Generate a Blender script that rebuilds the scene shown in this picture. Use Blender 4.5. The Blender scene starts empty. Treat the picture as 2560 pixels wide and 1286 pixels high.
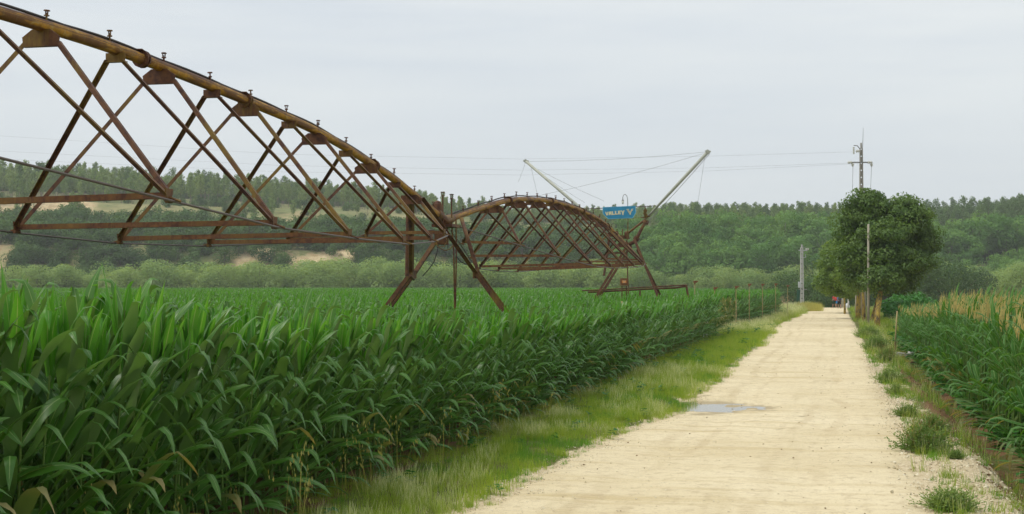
import bpy, math, random
import numpy as np
from mathutils import Vector, Matrix, Euler, noise

rad = math.radians
V3 = Vector
# ------------------------------------------------------------------ camera
SC = bpy.context.scene
ROOT = SC.collection
CAMZ, PITCH, FPX = 2.8, 1.16, 3556.0
cam_data = bpy.data.cameras.new('camera')
cam_data.sensor_width = 36.0
cam_data.lens = 36.0 * FPX / 2560.0
cam_data.clip_start = 0.1
cam_data.clip_end = 5000
cam = bpy.data.objects.new('camera', cam_data)
cam.location = (0, 0, CAMZ)
cam.rotation_euler = (rad(90 + PITCH), 0, 0)
ROOT.objects.link(cam)
SC.camera = cam

# ------------------------------------------------------------------ sky
SUN_EL, SUN_AZ = 56.0, 262.0      # azimuth clockwise from +Y
world = bpy.data.worlds.new('World')
SC.world = world
world.use_nodes = True
wt = world.node_tree
wt.nodes.clear()
w_out = wt.nodes.new('ShaderNodeOutputWorld')
w_bg = wt.nodes.new('ShaderNodeBackground')
w_bg.inputs['Strength'].default_value = 0.1
w_sky = wt.nodes.new('ShaderNodeTexSky')
w_sky.sky_type = 'NISHITA'
w_sky.sun_disc = False
w_sky.sun_elevation = rad(SUN_EL)
w_sky.sun_rotation = rad(SUN_AZ)
w_sky.air_density = 1.0
w_sky.dust_density = 2.0
w_tc = wt.nodes.new('ShaderNodeTexCoord')
w_sep = wt.nodes.new('ShaderNodeSeparateXYZ')
w_map = wt.nodes.new('ShaderNodeMapping')
w_map.inputs['Scale'].default_value = (1.6, 1.6, 14.0)
w_nz = wt.nodes.new('ShaderNodeTexNoise')
w_nz.inputs['Scale'].default_value = 1.7
w_nz.inputs['Detail'].default_value = 6
w_nz.inputs['Roughness'].default_value = 0.55
w_ramp = wt.nodes.new('ShaderNodeValToRGB')
w_ramp.color_ramp.elements[0].position = 0.30
w_ramp.color_ramp.elements[0].color = (6.9, 7.45, 7.95, 1)
w_ramp.color_ramp.elements[1].position = 0.72
w_ramp.color_ramp.elements[1].color = (8.6, 8.9, 8.8, 1)
w_mix = wt.nodes.new('ShaderNodeMix')
w_mix.data_type = 'RGBA'
w_mix.inputs[0].default_value = 0.93
L = wt.links.new
L(w_tc.outputs['Generated'], w_map.inputs['Vector'])
L(w_map.outputs[0], w_nz.inputs['Vector'])
L(w_nz.outputs['Fac'], w_ramp.inputs[0])
w_low = wt.nodes.new('ShaderNodeMapRange')
w_low.inputs['From Min'].default_value = -0.02
w_low.inputs['From Max'].default_value = 0.22
w_grad = wt.nodes.new('ShaderNodeMix')
w_grad.data_type = 'RGBA'
w_grad.inputs[6].default_value = (6.5, 7.05, 7.4, 1)
L(w_tc.outputs['Generated'], w_sep.inputs[0])
L(w_sep.outputs[2], w_low.inputs['Value'])
L(w_low.outputs[0], w_grad.inputs[0])
L(w_ramp.outputs[0], w_grad.inputs[7])
L(w_sky.outputs[0], w_mix.inputs[6])
L(w_grad.outputs[2], w_mix.inputs[7])
L(w_mix.outputs[2], w_bg.inputs['Color'])
L(w_bg.outputs[0], w_out.inputs['Surface'])

sun_data = bpy.data.lights.new('sun', 'SUN')
sun_data.energy = 1.9
sun_data.angle = rad(14)
sun_data.color = (1.0, 0.95, 0.87)
sun = bpy.data.objects.new('sun', sun_data)
ROOT.objects.link(sun)
_a, _e = rad(SUN_AZ), rad(SUN_EL)
sdir = V3((math.sin(_a) * math.cos(_e), math.cos(_a) * math.cos(_e), math.sin(_e)))
sun.rotation_euler = sdir.to_track_quat('Z', 'Y').to_euler()
sun.location = sdir * 50

SC.view_settings.view_transform = 'Standard'
SC.view_settings.look = 'None'
SC.view_settings.gamma = 1.0
SC.view_settings.exposure = 0.12
SC.view_settings.use_curve_mapping = False
SC.render.engine = 'CYCLES'
cy = SC.cycles
cy.use_denoising = True
cy.max_bounces = 7
cy.diffuse_bounces = 3
cy.glossy_bounces = 2
cy.transmission_bounces = 4
cy.transparent_max_bounces = 4
cy.volume_bounces = 0
cy.use_adaptive_sampling = True
cy.adaptive_threshold = 0.02
cy.caustics_reflective = False
cy.caustics_refractive = False

# ------------------------------------------------------------------ pixel helper (pixels of the 2560 px photograph)
_p = rad(PITCH)
def ray(px, py):
    a, b = (px - 1280) / FPX, (643 - py) / FPX
    return V3((a, math.cos(_p) - b * math.sin(_p), math.sin(_p) + b * math.cos(_p)))
def at(px, py, Y):
    d = ray(px, py)
    return V3((0, 0, CAMZ)) + d * (Y / d.y)
def on_ground(px, py, z=0.0):
    d = ray(px, py)
    return V3((0, 0, CAMZ)) + d * ((z - CAMZ) / d.z)

# ------------------------------------------------------------------ object helpers
def tag(o, label=None, cat=None, group=None, kind=None):
    if label: o['label'] = label
    if cat: o['category'] = cat
    if group: o['group'] = group
    if kind: o['kind'] = kind
    return o
def empty(name, loc=(0, 0, 0), rz=0.0):
    o = bpy.data.objects.new(name, None)
    o.empty_display_size = 0.2
    o.location = loc
    o.rotation_euler = (0, 0, rz)
    ROOT.objects.link(o)
    return o
def link(name, me, parent=None, loc=None):
    o = bpy.data.objects.new(name, me)
    ROOT.objects.link(o)
    if parent: o.parent = parent
    if loc is not None: o.location = loc
    return o

class MB:
    """collects geometry of one mesh"""
    def __init__(s):
        s.v, s.f, s.uv, s.m, s.tint = [], [], [], [], []
        s.mi = 0
        s.t = 0.5
    def add(s, vs, fs, uvs=None):
        b = len(s.v)
        s.v.extend([tuple(q) for q in vs])
        s.uv.extend(uvs if uvs else [(0.5, 0.5)] * len(vs))
        s.tint.extend([s.t] * len(vs))
        for f in fs:
            s.f.append(tuple(b + i for i in f))
            s.m.append(s.mi)
    def box(s, c, dims, M=None):
        x, y, z = dims[0] / 2, dims[1] / 2, dims[2] / 2
        vs = [V3((i, j, k)) for i in (-x, x) for j in (-y, y) for k in (-z, z)]
        if M is not None: vs = [M @ q for q in vs]
        vs = [q + V3(c) for q in vs]
        s.add(vs, [(0, 1, 3, 2), (4, 6, 7, 5), (0, 4, 5, 1), (2, 3, 7, 6), (0, 2, 6, 4), (1, 5, 7, 3)])
    def prism(s, poly, M, thick):
        """poly: 2-D outline, extruded along local z; M 4x4"""
        n = len(poly)
        vs = [M @ V3((p[0], p[1], -thick / 2)) for p in poly] + [M @ V3((p[0], p[1], thick / 2)) for p in poly]
        fs = [tuple(range(n))[::-1], tuple(range(n, 2 * n))] + [(i, (i + 1) % n, n + (i + 1) % n, n + i) for i in range(n)]
        s.add(vs, fs)
    def tube(s, pts, radii, n=8, caps=True):
        pts = [V3(p) for p in pts]
        if not hasattr(radii, '__len__'): radii = [radii] * len(pts)
        d0 = (pts[1] - pts[0]).normalized()
        ref = V3((0, 0, 1)) if abs(d0.z) < 0.9 else V3((1, 0, 0))
        u = d0.cross(ref).normalized()
        vs, fs, uvs = [], [], []
        dist = 0
        for i, p in enumerate(pts):
            if i == 0: d = pts[1] - pts[0]
            elif i == len(pts) - 1: d = pts[-1] - pts[-2]
            else: d = (pts[i + 1] - pts[i - 1])
            d = d.normalized()
            u = (u - d * u.dot(d)).normalized()
            w = d.cross(u)
            if i: dist += (pts[i] - pts[i - 1]).length
            for k in range(n):
                a = 2 * math.pi * k / n
                vs.append(p + (u * math.cos(a) + w * math.sin(a)) * radii[i])
                uvs.append((k / n, dist))
        for i in range(len(pts) - 1):
            for k in range(n):
                a, b = i * n + k, i * n + (k + 1) % n
                fs.append((a, b, b + n, a + n))
        if caps:
            fs.append(tuple(range(n))[::-1])
            fs.append(tuple(range((len(pts) - 1) * n, len(pts) * n)))
        s.add(vs, fs, uvs)
    def angle(s, p0, p1, size=0.07, th=0.008, up=(0, 0, 1), flip=1):
        """an L-profile steel bar"""
        p0, p1, up = V3(p0), V3(p1), V3(up)
        d = (p1 - p0).normalized()
        a = up - d * up.dot(d)
        if a.length < 1e-3: a = V3((1, 0, 0)) - d * d.x
        a.normalize()
        b = d.cross(a) * flip
        for (o, e1, e2) in ((V3((0, 0, 0)), a * size, b * th), (b * th, b * (size - th), a * th)):
            vs = []
            for q in (p0, p1):
                vs += [q + o, q + o + e1, q + o + e1 + e2, q + o + e2]
            s.add(vs, [(0, 1, 2, 3), (7, 6, 5, 4), (0, 4, 5, 1), (1, 5, 6, 2), (2, 6, 7, 3), (3, 7, 4, 0)])
    nrm = None
    def mesh(s, name, mats, smooth=False):
        me = bpy.data.meshes.new(name)
        me.from_pydata(s.v, [], s.f)
        for m in (mats if isinstance(mats, (list, tuple)) else [mats]): me.materials.append(m)
        me.polygons.foreach_set('material_index', s.m)
        if smooth: me.polygons.foreach_set('use_smooth', [True] * len(s.f))
        uvl = me.uv_layers.new(name='UVMap')
        li = np.zeros(len(me.loops), dtype=np.int32)
        me.loops.foreach_get('vertex_index', li)
        uvl.data.foreach_set('uv', np.array(s.uv, dtype=np.float32)[li].ravel())
        at_ = me.attributes.new('tint', 'FLOAT', 'POINT')
        at_.data.foreach_set('value', s.tint)
        me.update()
        if s.nrm is not None:
            me.polygons.foreach_set('use_smooth', [True] * len(s.f))
            me.normals_split_custom_set_from_vertices(s.nrm)
        return me
    def build(s, name, mats, parent=None, smooth=False, loc=None):
        return link(name, s.mesh(name, mats, smooth), parent, loc)

# ------------------------------------------------------------------ materials
class NT:
    def __init__(s, name):
        s.mat = bpy.data.materials.new(name)
        s.mat.use_nodes = True
        s.t = s.mat.node_tree
        s.t.nodes.clear()
        s.out = s.t.nodes.new('ShaderNodeOutputMaterial')
    def n(s, typ, **kw):
        nd = s.t.nodes.new('ShaderNode' + typ)
        for k, v in kw.items():
            if k.startswith('i_'):
                key = k[2:]
                key = int(key) if key.isdigit() else key.replace('_', ' ')
                nd.inputs[key].default_value = v
            else: setattr(nd, k, v)
        return nd
    def l(s, a, b): s.t.links.new(a, b)
    def noise(s, vec, scale, detail=3, rough=0.6, dist=0.0):
        nd = s.n('TexNoise')
        nd.inputs['Scale'].default_value = scale
        nd.inputs['Detail'].default_value = detail
        nd.inputs['Roughness'].default_value = rough
        nd.inputs['Distortion'].default_value = dist
        if vec is not None: s.l(vec, nd.inputs['Vector'])
        return nd.outputs['Fac']
    def ramp(s, fac, stops):
        nd = s.n('ValToRGB')
        cr = nd.color_ramp
        while len(cr.elements) < len(stops): cr.elements.new(0.5)
        for e, (p, c) in zip(cr.elements, stops):
            e.position = p
            e.color = (c[0], c[1], c[2], 1) if hasattr(c, '__len__') else (c, c, c, 1)
        s.l(fac, nd.inputs[0])
        return nd.outputs[0]
    def mix(s, fac, a, b, mode='MIX'):
        nd = s.n('Mix', data_type='RGBA', blend_type=mode)
        for sock, v in ((nd.inputs[0], fac), (nd.inputs[6], a), (nd.inputs[7], b)):
            if hasattr(v, 'default_value') or hasattr(v, 'is_output'): s.l(v, sock)
            elif hasattr(v, '__len__'): sock.default_value = (v[0], v[1], v[2], 1)
            else: sock.default_value = v if sock == nd.inputs[0] else (v, v, v, 1)
        return nd.outputs[2]
    def math(s, op, a, b=None, clamp=False):
        nd = s.n('Math', operation=op, use_clamp=clamp)
        for sock, v in ((nd.inputs[0], a), (nd.inputs[1], b)):
            if v is None: continue
            if hasattr(v, 'is_output'): s.l(v, sock)
            else: sock.default_value = v
        return nd.outputs[0]
    def mapping(s, vec, scale=(1, 1, 1), rot=(0, 0, 0)):
        nd = s.n('Mapping')
        nd.inputs['Scale'].default_value = scale
        nd.inputs['Rotation'].default_value = rot
        s.l(vec, nd.inputs['Vector'])
        return nd.outputs[0]
    def bsdf(s, col, rough=0.6, spec=0.4, bump=None, bstr=0.3, bdist=0.02, metal=0.0):
        b = s.n('BsdfPrincipled')
        if hasattr(col, 'is_output'): s.l(col, b.inputs['Base Color'])
        else: b.inputs['Base Color'].default_value = (*col, 1)
        if hasattr(rough, 'is_output'): s.l(rough, b.inputs['Roughness'])
        else: b.inputs['Roughness'].default_value = rough
        b.inputs['Specular IOR Level'].default_value = spec
        b.inputs['Metallic'].default_value = metal
        if bump is not None:
            bp = s.n('Bump')
            bp.inputs['Strength'].default_value = bstr
            bp.inputs['Distance'].default_value = bdist
            s.l(bump, bp.inputs['Height'])
            s.l(bp.outputs[0], b.inputs['Normal'])
        return b
    def done(s, sh):
        s.l(sh.outputs[0] if hasattr(sh, 'outputs') else sh, s.out.inputs['Surface'])
        return s.mat

def leafy(name, c0, c1, trans=0.3, rough=0.5, spec=0.3, tcol=None, midrib=False, tips=None, back=None):
    """foliage: colour runs from c0 to c1 with the object's own random value and the tint stored on the mesh"""
    m = NT(name)
    oi = m.n('ObjectInfo')
    tn = m.n('Attribute', attribute_name='tint')
    f = m.math('ADD', m.math('MULTIPLY', oi.outputs['Random'], 0.55), m.math('MULTIPLY', tn.outputs['Fac'], 0.45))
    col = m.mix(f, c0, c1)
    if midrib:
        uv = m.n('UVMap', uv_map='UVMap')
        sp = m.n('SeparateXYZ')
        m.l(uv.outputs[0], sp.inputs[0])
        d = m.math('ABSOLUTE', m.math('SUBTRACT', sp.outputs[0], 0.5))
        rib = m.math('LESS_THAN', d, 0.045)
        st = m.noise(m.mapping(uv.outputs[0], (34, 1.2, 1)), 1.0, 2)
        col = m.mix(m.math('MULTIPLY', st, 0.35), col, (c1[0] * 1.5, c1[1] * 1.35, c1[2] * 1.6))
        col = m.mix(m.math('MULTIPLY', rib, 0.8), col, (0.25, 0.38, 0.13))
    if tips is not None:
        uv = m.n('UVMap', uv_map='UVMap')
        sp = m.n('SeparateXYZ')
        m.l(uv.outputs[0], sp.inputs[0])
        tp = m.ramp(sp.outputs[1], [(tips[1], 0.0), (tips[2], 1.0)])
        col = m.mix(tp, col, tips[0])
    if back is not None:
        g = m.n('NewGeometry')
        col = m.mix(g.outputs['Backfacing'], col, back)
    b = m.bsdf(col, rough, spec)
    tr = m.n('BsdfTranslucent')
    if tcol is None:
        tc = m.mix(1.0, col, (1.7, 1.5, 0.75), 'MULTIPLY')
        m.l(tc, tr.inputs['Color'])
    else: tr.inputs['Color'].default_value = (*tcol, 1)
    ms = m.n('MixShader')
    ms.inputs[0].default_value = trans
    m.l(b.outputs[0], ms.inputs[1])
    m.l(tr.outputs[0], ms.inputs[2])
    return m.done(ms)

def plain(name, col, rough=0.6, spec=0.4, vary=0.12, scale=3.0, metal=0.0):
    m = NT(name)
    g = m.n('NewGeometry')
    nz = m.noise(g.outputs['Position'], scale, 4)
    c = m.mix(nz, tuple(x * (1 - vary) for x in col), tuple(min(1, x * (1 + vary)) for x in col))
    return m.done(m.bsdf(c, rough, spec, nz, 0.2, 0.01, metal))

def rust(name, dark=(0.060, 0.022, 0.014), mid=(0.150, 0.062, 0.021), moss=(0.21, 0.125, 0.018), amount=0.5, rings=0.0):
    m = NT(name)
    g = m.n('NewGeometry')
    P = g.outputs['Position']
    n1 = m.noise(P, 1.1, 5, 0.6, 0.4)
    n2 = m.noise(P, 9.0, 5, 0.65)
    n3 = m.noise(m.mapping(P, (24, 24, 2.5)), 1.0, 4)
    base = m.mix(m.ramp(n2, [(0.38, 0), (0.62, 1)]), dark, mid)
    f = m.math('ADD', m.math('MULTIPLY', n1, 0.7), m.math('MULTIPLY', n3, 0.3))
    f = m.ramp(f, [(0.60 - amount * 0.22, 0), (0.72 - amount * 0.22, 1)])
    mossc = m.mix(m.ramp(n2, [(0.4, 0), (0.7, 1)]), moss, tuple(x * 0.55 for x in moss))
    col = m.mix(f, base, mossc)
    if rings:
        uv = m.n('UVMap', uv_map='UVMap')
        sp = m.n('SeparateXYZ')
        m.l(uv.outputs[0], sp.inputs[0])
        warp = m.math('MULTIPLY', m.noise(uv.outputs[0], 2.2, 3), 0.9)
        ph = m.math('MULTIPLY', m.math('ADD', sp.outputs[1], warp), 17.0)
        w = m.math('SINE', ph)
        rg = m.ramp(w, [(0.90, 0), (0.99, 1)])
        col = m.mix(m.math('MULTIPLY', rg, rings), col, (0.40, 0.29, 0.09))
        top = m.math('ABSOLUTE', m.math('SUBTRACT', sp.outputs[0], 0.73))
        top = m.math('ADD', top, m.math('MULTIPLY', m.math('SUBTRACT', m.noise(m.mapping(uv.outputs[0], (2.0, 2.2, 1)), 1.0, 3), 0.5), 0.35))
        col = m.mix(m.ramp(top, [(0.10, 0.85), (0.20, 0.0)]), col, dark)
        big = m.ramp(m.noise(m.mapping(uv.outputs[0], (3.0, 0.9, 1)), 1.0, 3), [(0.46, 0), (0.56, 1)])
        col = m.mix(m.math('MULTIPLY', big, 0.75), col, dark)
        col = m.mix(m.ramp(m.noise(m.mapping(uv.outputs[0], (9.0, 1.5, 1)), 1.0, 4), [(0.60, 0), (0.72, 0.7)]), col, (0.20, 0.085, 0.012))
    return m.done(m.bsdf(col, 0.62, 0.35, n2, 0.35, 0.006))

M = {}
M['rust'] = rust('rusty_steel', amount=0.4)
M['rust_moss'] = rust('rusty_steel_with_lichen', amount=0.62)
M['rust_strut'] = rust('orange_rusted_steel', dark=(0.085, 0.030, 0.017), mid=(0.20, 0.085, 0.026), moss=(0.22, 0.115, 0.028), amount=0.5)
M['rust_pipe'] = rust('rusty_pipe_steel', dark=(0.075, 0.026, 0.018), mid=(0.16, 0.068, 0.016), moss=(0.44, 0.225, 0.016), amount=1.6, rings=0.7)
M['cable'] = plain('dark_rubber_cable', (0.035, 0.027, 0.022), 0.6)
M['grey_rod'] = plain('weathered_steel_rod', (0.12, 0.095, 0.08), 0.55)
M['boom'] = plain('weathered_cream_paint', (0.42, 0.43, 0.36), 0.6, vary=0.25)
M['concrete'] = plain('weathered_concrete', (0.36, 0.34, 0.29), 0.85, vary=0.3)
M['pale_concrete'] = plain('pale_concrete', (0.52, 0.51, 0.48), 0.85, vary=0.18)
M['old_wood'] = plain('grey_weathered_wood', (0.36, 0.33, 0.25), 0.85, vary=0.35, scale=6)
M['porcelain'] = plain('pale_glazed_porcelain', (0.55, 0.55, 0.48), 0.3)
M['steel'] = plain('dull_galvanised_steel', (0.22, 0.22, 0.21), 0.5)
M['black'] = plain('black_plastic_pipe', (0.02, 0.02, 0.02), 0.5)
M['white'] = plain('white_paint', (0.68, 0.68, 0.66), 0.6)
M['grey_box'] = plain('light_grey_plastic', (0.50, 0.51, 0.52), 0.5)
M['sign_blue'] = plain('faded_blue_enamel', (0.028, 0.27, 0.48), 0.5, vary=0.3, scale=5)
M['sign_rim'] = plain('pale_blue_enamel_rim', (0.22, 0.52, 0.66), 0.5)
M['sign_cream'] = plain('cream_lettering', (0.78, 0.70, 0.42), 0.5)
M['orange'] = plain('orange_label', (0.75, 0.22, 0.02), 0.5)
M['glass_lamp'] = plain('frosted_lamp_glass', (0.62, 0.62, 0.55), 0.3)
M['tyre'] = plain('black_tyre_rubber', (0.03, 0.03, 0.03), 0.8)
M['rust_head'] = plain('orange_rust', (0.20, 0.085, 0.03), 0.7)
M['stake'] = plain('pale_bamboo_stake', (0.36, 0.29, 0.13), 0.8)
M['green_panel'] = plain('dull_green_sheet', (0.03, 0.10, 0.06), 0.7)
M['bark_yellow'] = NT('lichen_covered_bark')
_m = M['bark_yellow']
_g = _m.n('NewGeometry')
_n = _m.noise(_m.mapping(_g.outputs['Position'], (3, 3, 1.2)), 2.2, 5, 0.7)
M['bark_yellow'] = _m.done(_m.bsdf(_m.ramp(_n, [(0.40, (0.13, 0.10, 0.06)), (0.52, (0.36, 0.26, 0.06)), (0.72, (0.44, 0.33, 0.07))]), 0.9, 0.2, _n, 0.6, 0.05))
M['bark'] = plain('grey_brown_bark', (0.13, 0.105, 0.075), 0.9, vary=0.4, scale=4)
M['bark_pale'] = plain('pale_eucalyptus_bark', (0.20, 0.165, 0.12), 0.9, vary=0.3, scale=1)

M['corn'] = leafy('corn_leaf', (0.036, 0.132, 0.012), (0.078, 0.215, 0.022), 0.32, 0.42, 0.5, midrib=True, back=(0.080, 0.175, 0.045))
M['corn_top'] = leafy('young_corn_leaf', (0.052, 0.205, 0.016), (0.095, 0.29, 0.026), 0.42, 0.45, 0.4, midrib=True)
M['corn_right'] = leafy('corn_leaf_beyond_ditch', (0.034, 0.125, 0.014), (0.066, 0.19, 0.024), 0.34, 0.5, 0.3, midrib=True)
M['corn_pale'] = leafy('drying_corn_leaf', (0.06, 0.15, 0.03), (0.16, 0.22, 0.06), 0.35, 0.5, 0.3, tips=((0.38, 0.30, 0.12), 0.5, 1.0))
M['stalk'] = leafy('corn_stalk', (0.07, 0.15, 0.022), (0.13, 0.21, 0.04), 0.1, 0.5)
M['tassel'] = leafy('corn_tassel', (0.48, 0.42, 0.16), (0.66, 0.58, 0.27), 0.3, 0.8, 0.1)
M['grass_green'] = leafy('verge_grass_green', (0.080, 0.22, 0.022), (0.18, 0.34, 0.045), 0.45, 0.6, 0.25)
M['grass_lime'] = leafy('verge_grass_lime', (0.18, 0.30, 0.03), (0.34, 0.44, 0.08), 0.45, 0.6, 0.25)
M['grass_dry'] = leafy('seeding_grass', (0.20, 0.31, 0.05), (0.36, 0.44, 0.11), 0.42, 0.65, 0.2, tips=((0.80, 0.80, 0.62), 0.55, .95))
M['grass_gold'] = leafy('dry_tall_grass', (0.30, 0.32, 0.08), (0.46, 0.42, 0.15), 0.35, 0.7, 0.2)
M['weed'] = leafy('broadleaf_weed', (0.03, 0.14, 0.018), (0.06, 0.22, 0.03), 0.3, 0.5, 0.3)
M['shrub'] = leafy('roadside_shrub', (0.11, 0.20, 0.050), (0.26, 0.36, 0.11), 0.3, 0.7, 0.2)
M['twig'] = leafy('dry_brown_stems', (0.24, 0.16, 0.07), (0.38, 0.29, 0.13), 0.1, 0.8, 0.1)
M['ash'] = leafy('ash_tree_leaf', (0.040, 0.105, 0.018), (0.24, 0.36, 0.07), 0.38, 0.5, 0.4)
M['euc'] = leafy('eucalyptus_leaf', (0.10, 0.19, 0.060), (0.26, 0.35, 0.11), 0.35, 0.7, 0.2)
M['euc_dark'] = leafy('dark_eucalyptus_leaf', (0.050, 0.115, 0.042), (0.14, 0.23, 0.070), 0.32, 0.7, 0.2)
M['oak'] = leafy('dark_evergreen_leaf', (0.022, 0.072, 0.018), (0.11, 0.20, 0.045), 0.28, 0.7, 0.2)
M['willow'] = leafy('willow_leaf', (0.15, 0.26, 0.085), (0.31, 0.42, 0.14), 0.38, 0.7, 0.2)
M['poplar'] = leafy('riverside_tree_leaf', (0.060, 0.170, 0.038), (0.19, 0.34, 0.075), 0.35, 0.7, 0.2)
M['dark_leaf'] = leafy('dark_thicket_leaf', (0.032, 0.082, 0.030), (0.10, 0.175, 0.055), 0.28, 0.7, 0.2)
M['stone'] = leafy('pale_limestone', (0.50, 0.42, 0.27), (0.76, 0.70, 0.54), 0.0, 0.9, 0.2)
M['clod'] = leafy('brown_clod', (0.13, 0.075, 0.035), (0.26, 0.17, 0.09), 0.0, 0.9, 0.1)

# road, ground, hillside
def road_mat():
    m = NT('compacted_limestone_dust')
    g = m.n('NewGeometry')
    P = m.mapping(g.outputs['Position'], (1, 1, 1), (0, 0, rad(13.0)))
    along = m.noise(m.mapping(P, (1.5, 0.10, 1)), 1.0, 4, 0.6)
    cross = m.noise(m.mapping(P, (0.22, 1.7, 1)), 1.0, 4, 0.65)
    big = m.noise(P, 0.28, 4, 0.6)
    fine = m.noise(P, 26, 4, 0.75)
    mid = m.noise(P, 5.0, 4, 0.7)
    col = m.mix(m.ramp(big, [(0.35, 0), (0.68, 1)]), (0.74, 0.64, 0.435), (0.64, 0.535, 0.335))
    col = m.mix(m.ramp(cross, [(0.52, 0), (0.70, 0.75)]), col, (0.53, 0.42, 0.225))
    col = m.mix(m.ramp(along, [(0.56, 0), (0.72, 0.5)]), col, (0.53, 0.435, 0.255))
    col = m.mix(m.ramp(mid, [(0.50, 0), (0.68, 0.6)]), col, (0.46, 0.365, 0.225))
    col = m.mix(m.ramp(fine, [(0.56, 0), (0.70, 0.75)]), col, (0.40, 0.31, 0.19))
    col = m.mix(m.ramp(fine, [(0.28, 0.55), (0.40, 0)]), col, (0.80, 0.70, 0.52))
    lane = m.n('Attribute', attribute_name='lane').outputs['Fac']
    sep = m.n('SeparateXYZ'); m.l(g.outputs['Position'], sep.inputs[0])
    wob = m.math('MULTIPLY', m.math('SUBTRACT', m.noise(m.mapping(P, (.05, .035, 1)), 1.0, 1), 0.5), 0.16)
    ln = m.math('ADD', lane, wob)
    trk = None
    for c_, w_ in ((0.20, .030), (0.33, .022), (0.60, .026), (0.74, .030)):
        d_ = m.math('ABSOLUTE', m.math('SUBTRACT', ln, c_))
        t_ = m.math('SUBTRACT', 1.0, m.math('DIVIDE', d_, w_), True)
        trk = t_ if trk is None else m.math('MAXIMUM', trk, t_)
    tread = m.math('SINE', m.math('MULTIPLY', sep.outputs[1], 46.0))
    patch = m.ramp(m.noise(m.mapping(P, (.5, .22, 1)), 1.0, 3), [(0.40, 0), (0.62, 1)])
    trm = m.math('MULTIPLY', m.math('MULTIPLY', m.ramp(trk, [(0.0, 0), (0.5, 1)]), patch), m.math('ADD', 0.55, m.math('MULTIPLY', tread, 0.25)))
    col = m.mix(m.math('MULTIPLY', trm, 0.6), col, (0.44, 0.335, 0.19))
    edge = m.ramp(m.math('ABSOLUTE', m.math('SUBTRACT', lane, 0.5)), [(0.40, 0), (0.5, 0.45)])
    col = m.mix(m.math('MULTIPLY', edge, mid), col, (0.36, 0.27, 0.15))
    wt_ = m.n('Attribute', attribute_name='wet').outputs['Fac']
    col = m.mix(m.ramp(m.math('ADD', wt_, m.math('MULTIPLY', m.math('SUBTRACT', mid, 0.5), 0.8)), [(0.35, 0), (0.75, 0.8)]), col, (0.36, 0.29, 0.18))
    h = m.math('ADD', m.math('MULTIPLY', fine, 0.4), m.math('ADD', mid, m.math('MULTIPLY', cross, 1.6)))
    return m.done(m.bsdf(col, 0.92, 0.15, h, 0.5, 0.03))
M['road'] = road_mat()

def ground_mat():
    m = NT('verge_soil_and_litter')
    g = m.n('NewGeometry')
    P = g.outputs['Position']
    soil = m.n('Attribute', attribute_name='soil').outputs['Fac']
    grav = m.n('Attribute', attribute_name='gravel').outputs['Fac']
    n1 = m.noise(P, 0.8, 5, 0.65)
    n2 = m.noise(P, 14, 5, 0.7)
    col = m.mix(m.ramp(n1, [(0.4, 0), (0.6, 1)]), (0.10, 0.13, 0.03), (0.17, 0.16, 0.06))
    sc = m.mix(n2, (0.12, 0.065, 0.030), (0.25, 0.15, 0.075))
    gc = m.mix(m.ramp(n2, [(0.35, 0), (0.65, 1)]), (0.46, 0.36, 0.21), (0.70, 0.60, 0.42))
    col = m.mix(m.ramp(m.math('ADD', soil, m.math('MULTIPLY', m.math('SUBTRACT', n2, 0.5), 0.9)), [(0.42, 0), (0.58, 1)]), col, sc)
    col = m.mix(m.ramp(m.math('ADD', grav, m.math('MULTIPLY', m.math('SUBTRACT', n2, 0.5), 0.9)), [(0.42, 0), (0.58, 1)]), col, gc)
    return m.done(m.bsdf(col, 0.95, 0.1, n2, 0.6, 0.04))
M['ground'] = ground_mat()

def hill_mat():
    m = NT('dry_grass_hillside')
    g = m.n('NewGeometry')
    P = g.outputs['Position']
    sand = m.n('Attribute', attribute_name='sand').outputs['Fac']
    n1 = m.noise(P, 0.035, 5, 0.6)
    n2 = m.noise(P, 0.35, 5, 0.7)
    col = m.mix(m.ramp(n1, [(0.38, 0), (0.62, 1)]), (0.16, 0.19, 0.07), (0.30, 0.27, 0.13))
    col = m.mix(m.ramp(n2, [(0.45, 0), (0.7, 0.7)]), col, (0.10, 0.13, 0.05))
    sc = m.mix(m.ramp(n2, [(0.4, 0), (0.6, 1)]), (0.62, 0.50, 0.30), (0.38, 0.28, 0.15))
    col = m.mix(m.ramp(m.math('ADD', sand, m.math('MULTIPLY', m.math('SUBTRACT', n2, 0.5), 0.8)), [(0.42, 0), (0.56, 1)]), col, sc)
    return m.done(m.bsdf(col, 0.95, 0.1, n2, 0.5, 0.4))
M['hill'] = hill_mat()

def water_mat():
    m = NT('shallow_puddle_water')
    g = m.n('NewGeometry')
    nz = m.noise(m.mapping(g.outputs['Position'], (1, 3, 1)), 5, 2)
    b = m.bsdf((0.26, 0.23, 0.15), 0.04, 0.5, nz, 0.06, 0.01)
    b.inputs['IOR'].default_value = 1.33
    b.inputs['Coat Weight'].default_value = 0.0
    return m.done(b)
M['water'] = water_mat()

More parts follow.
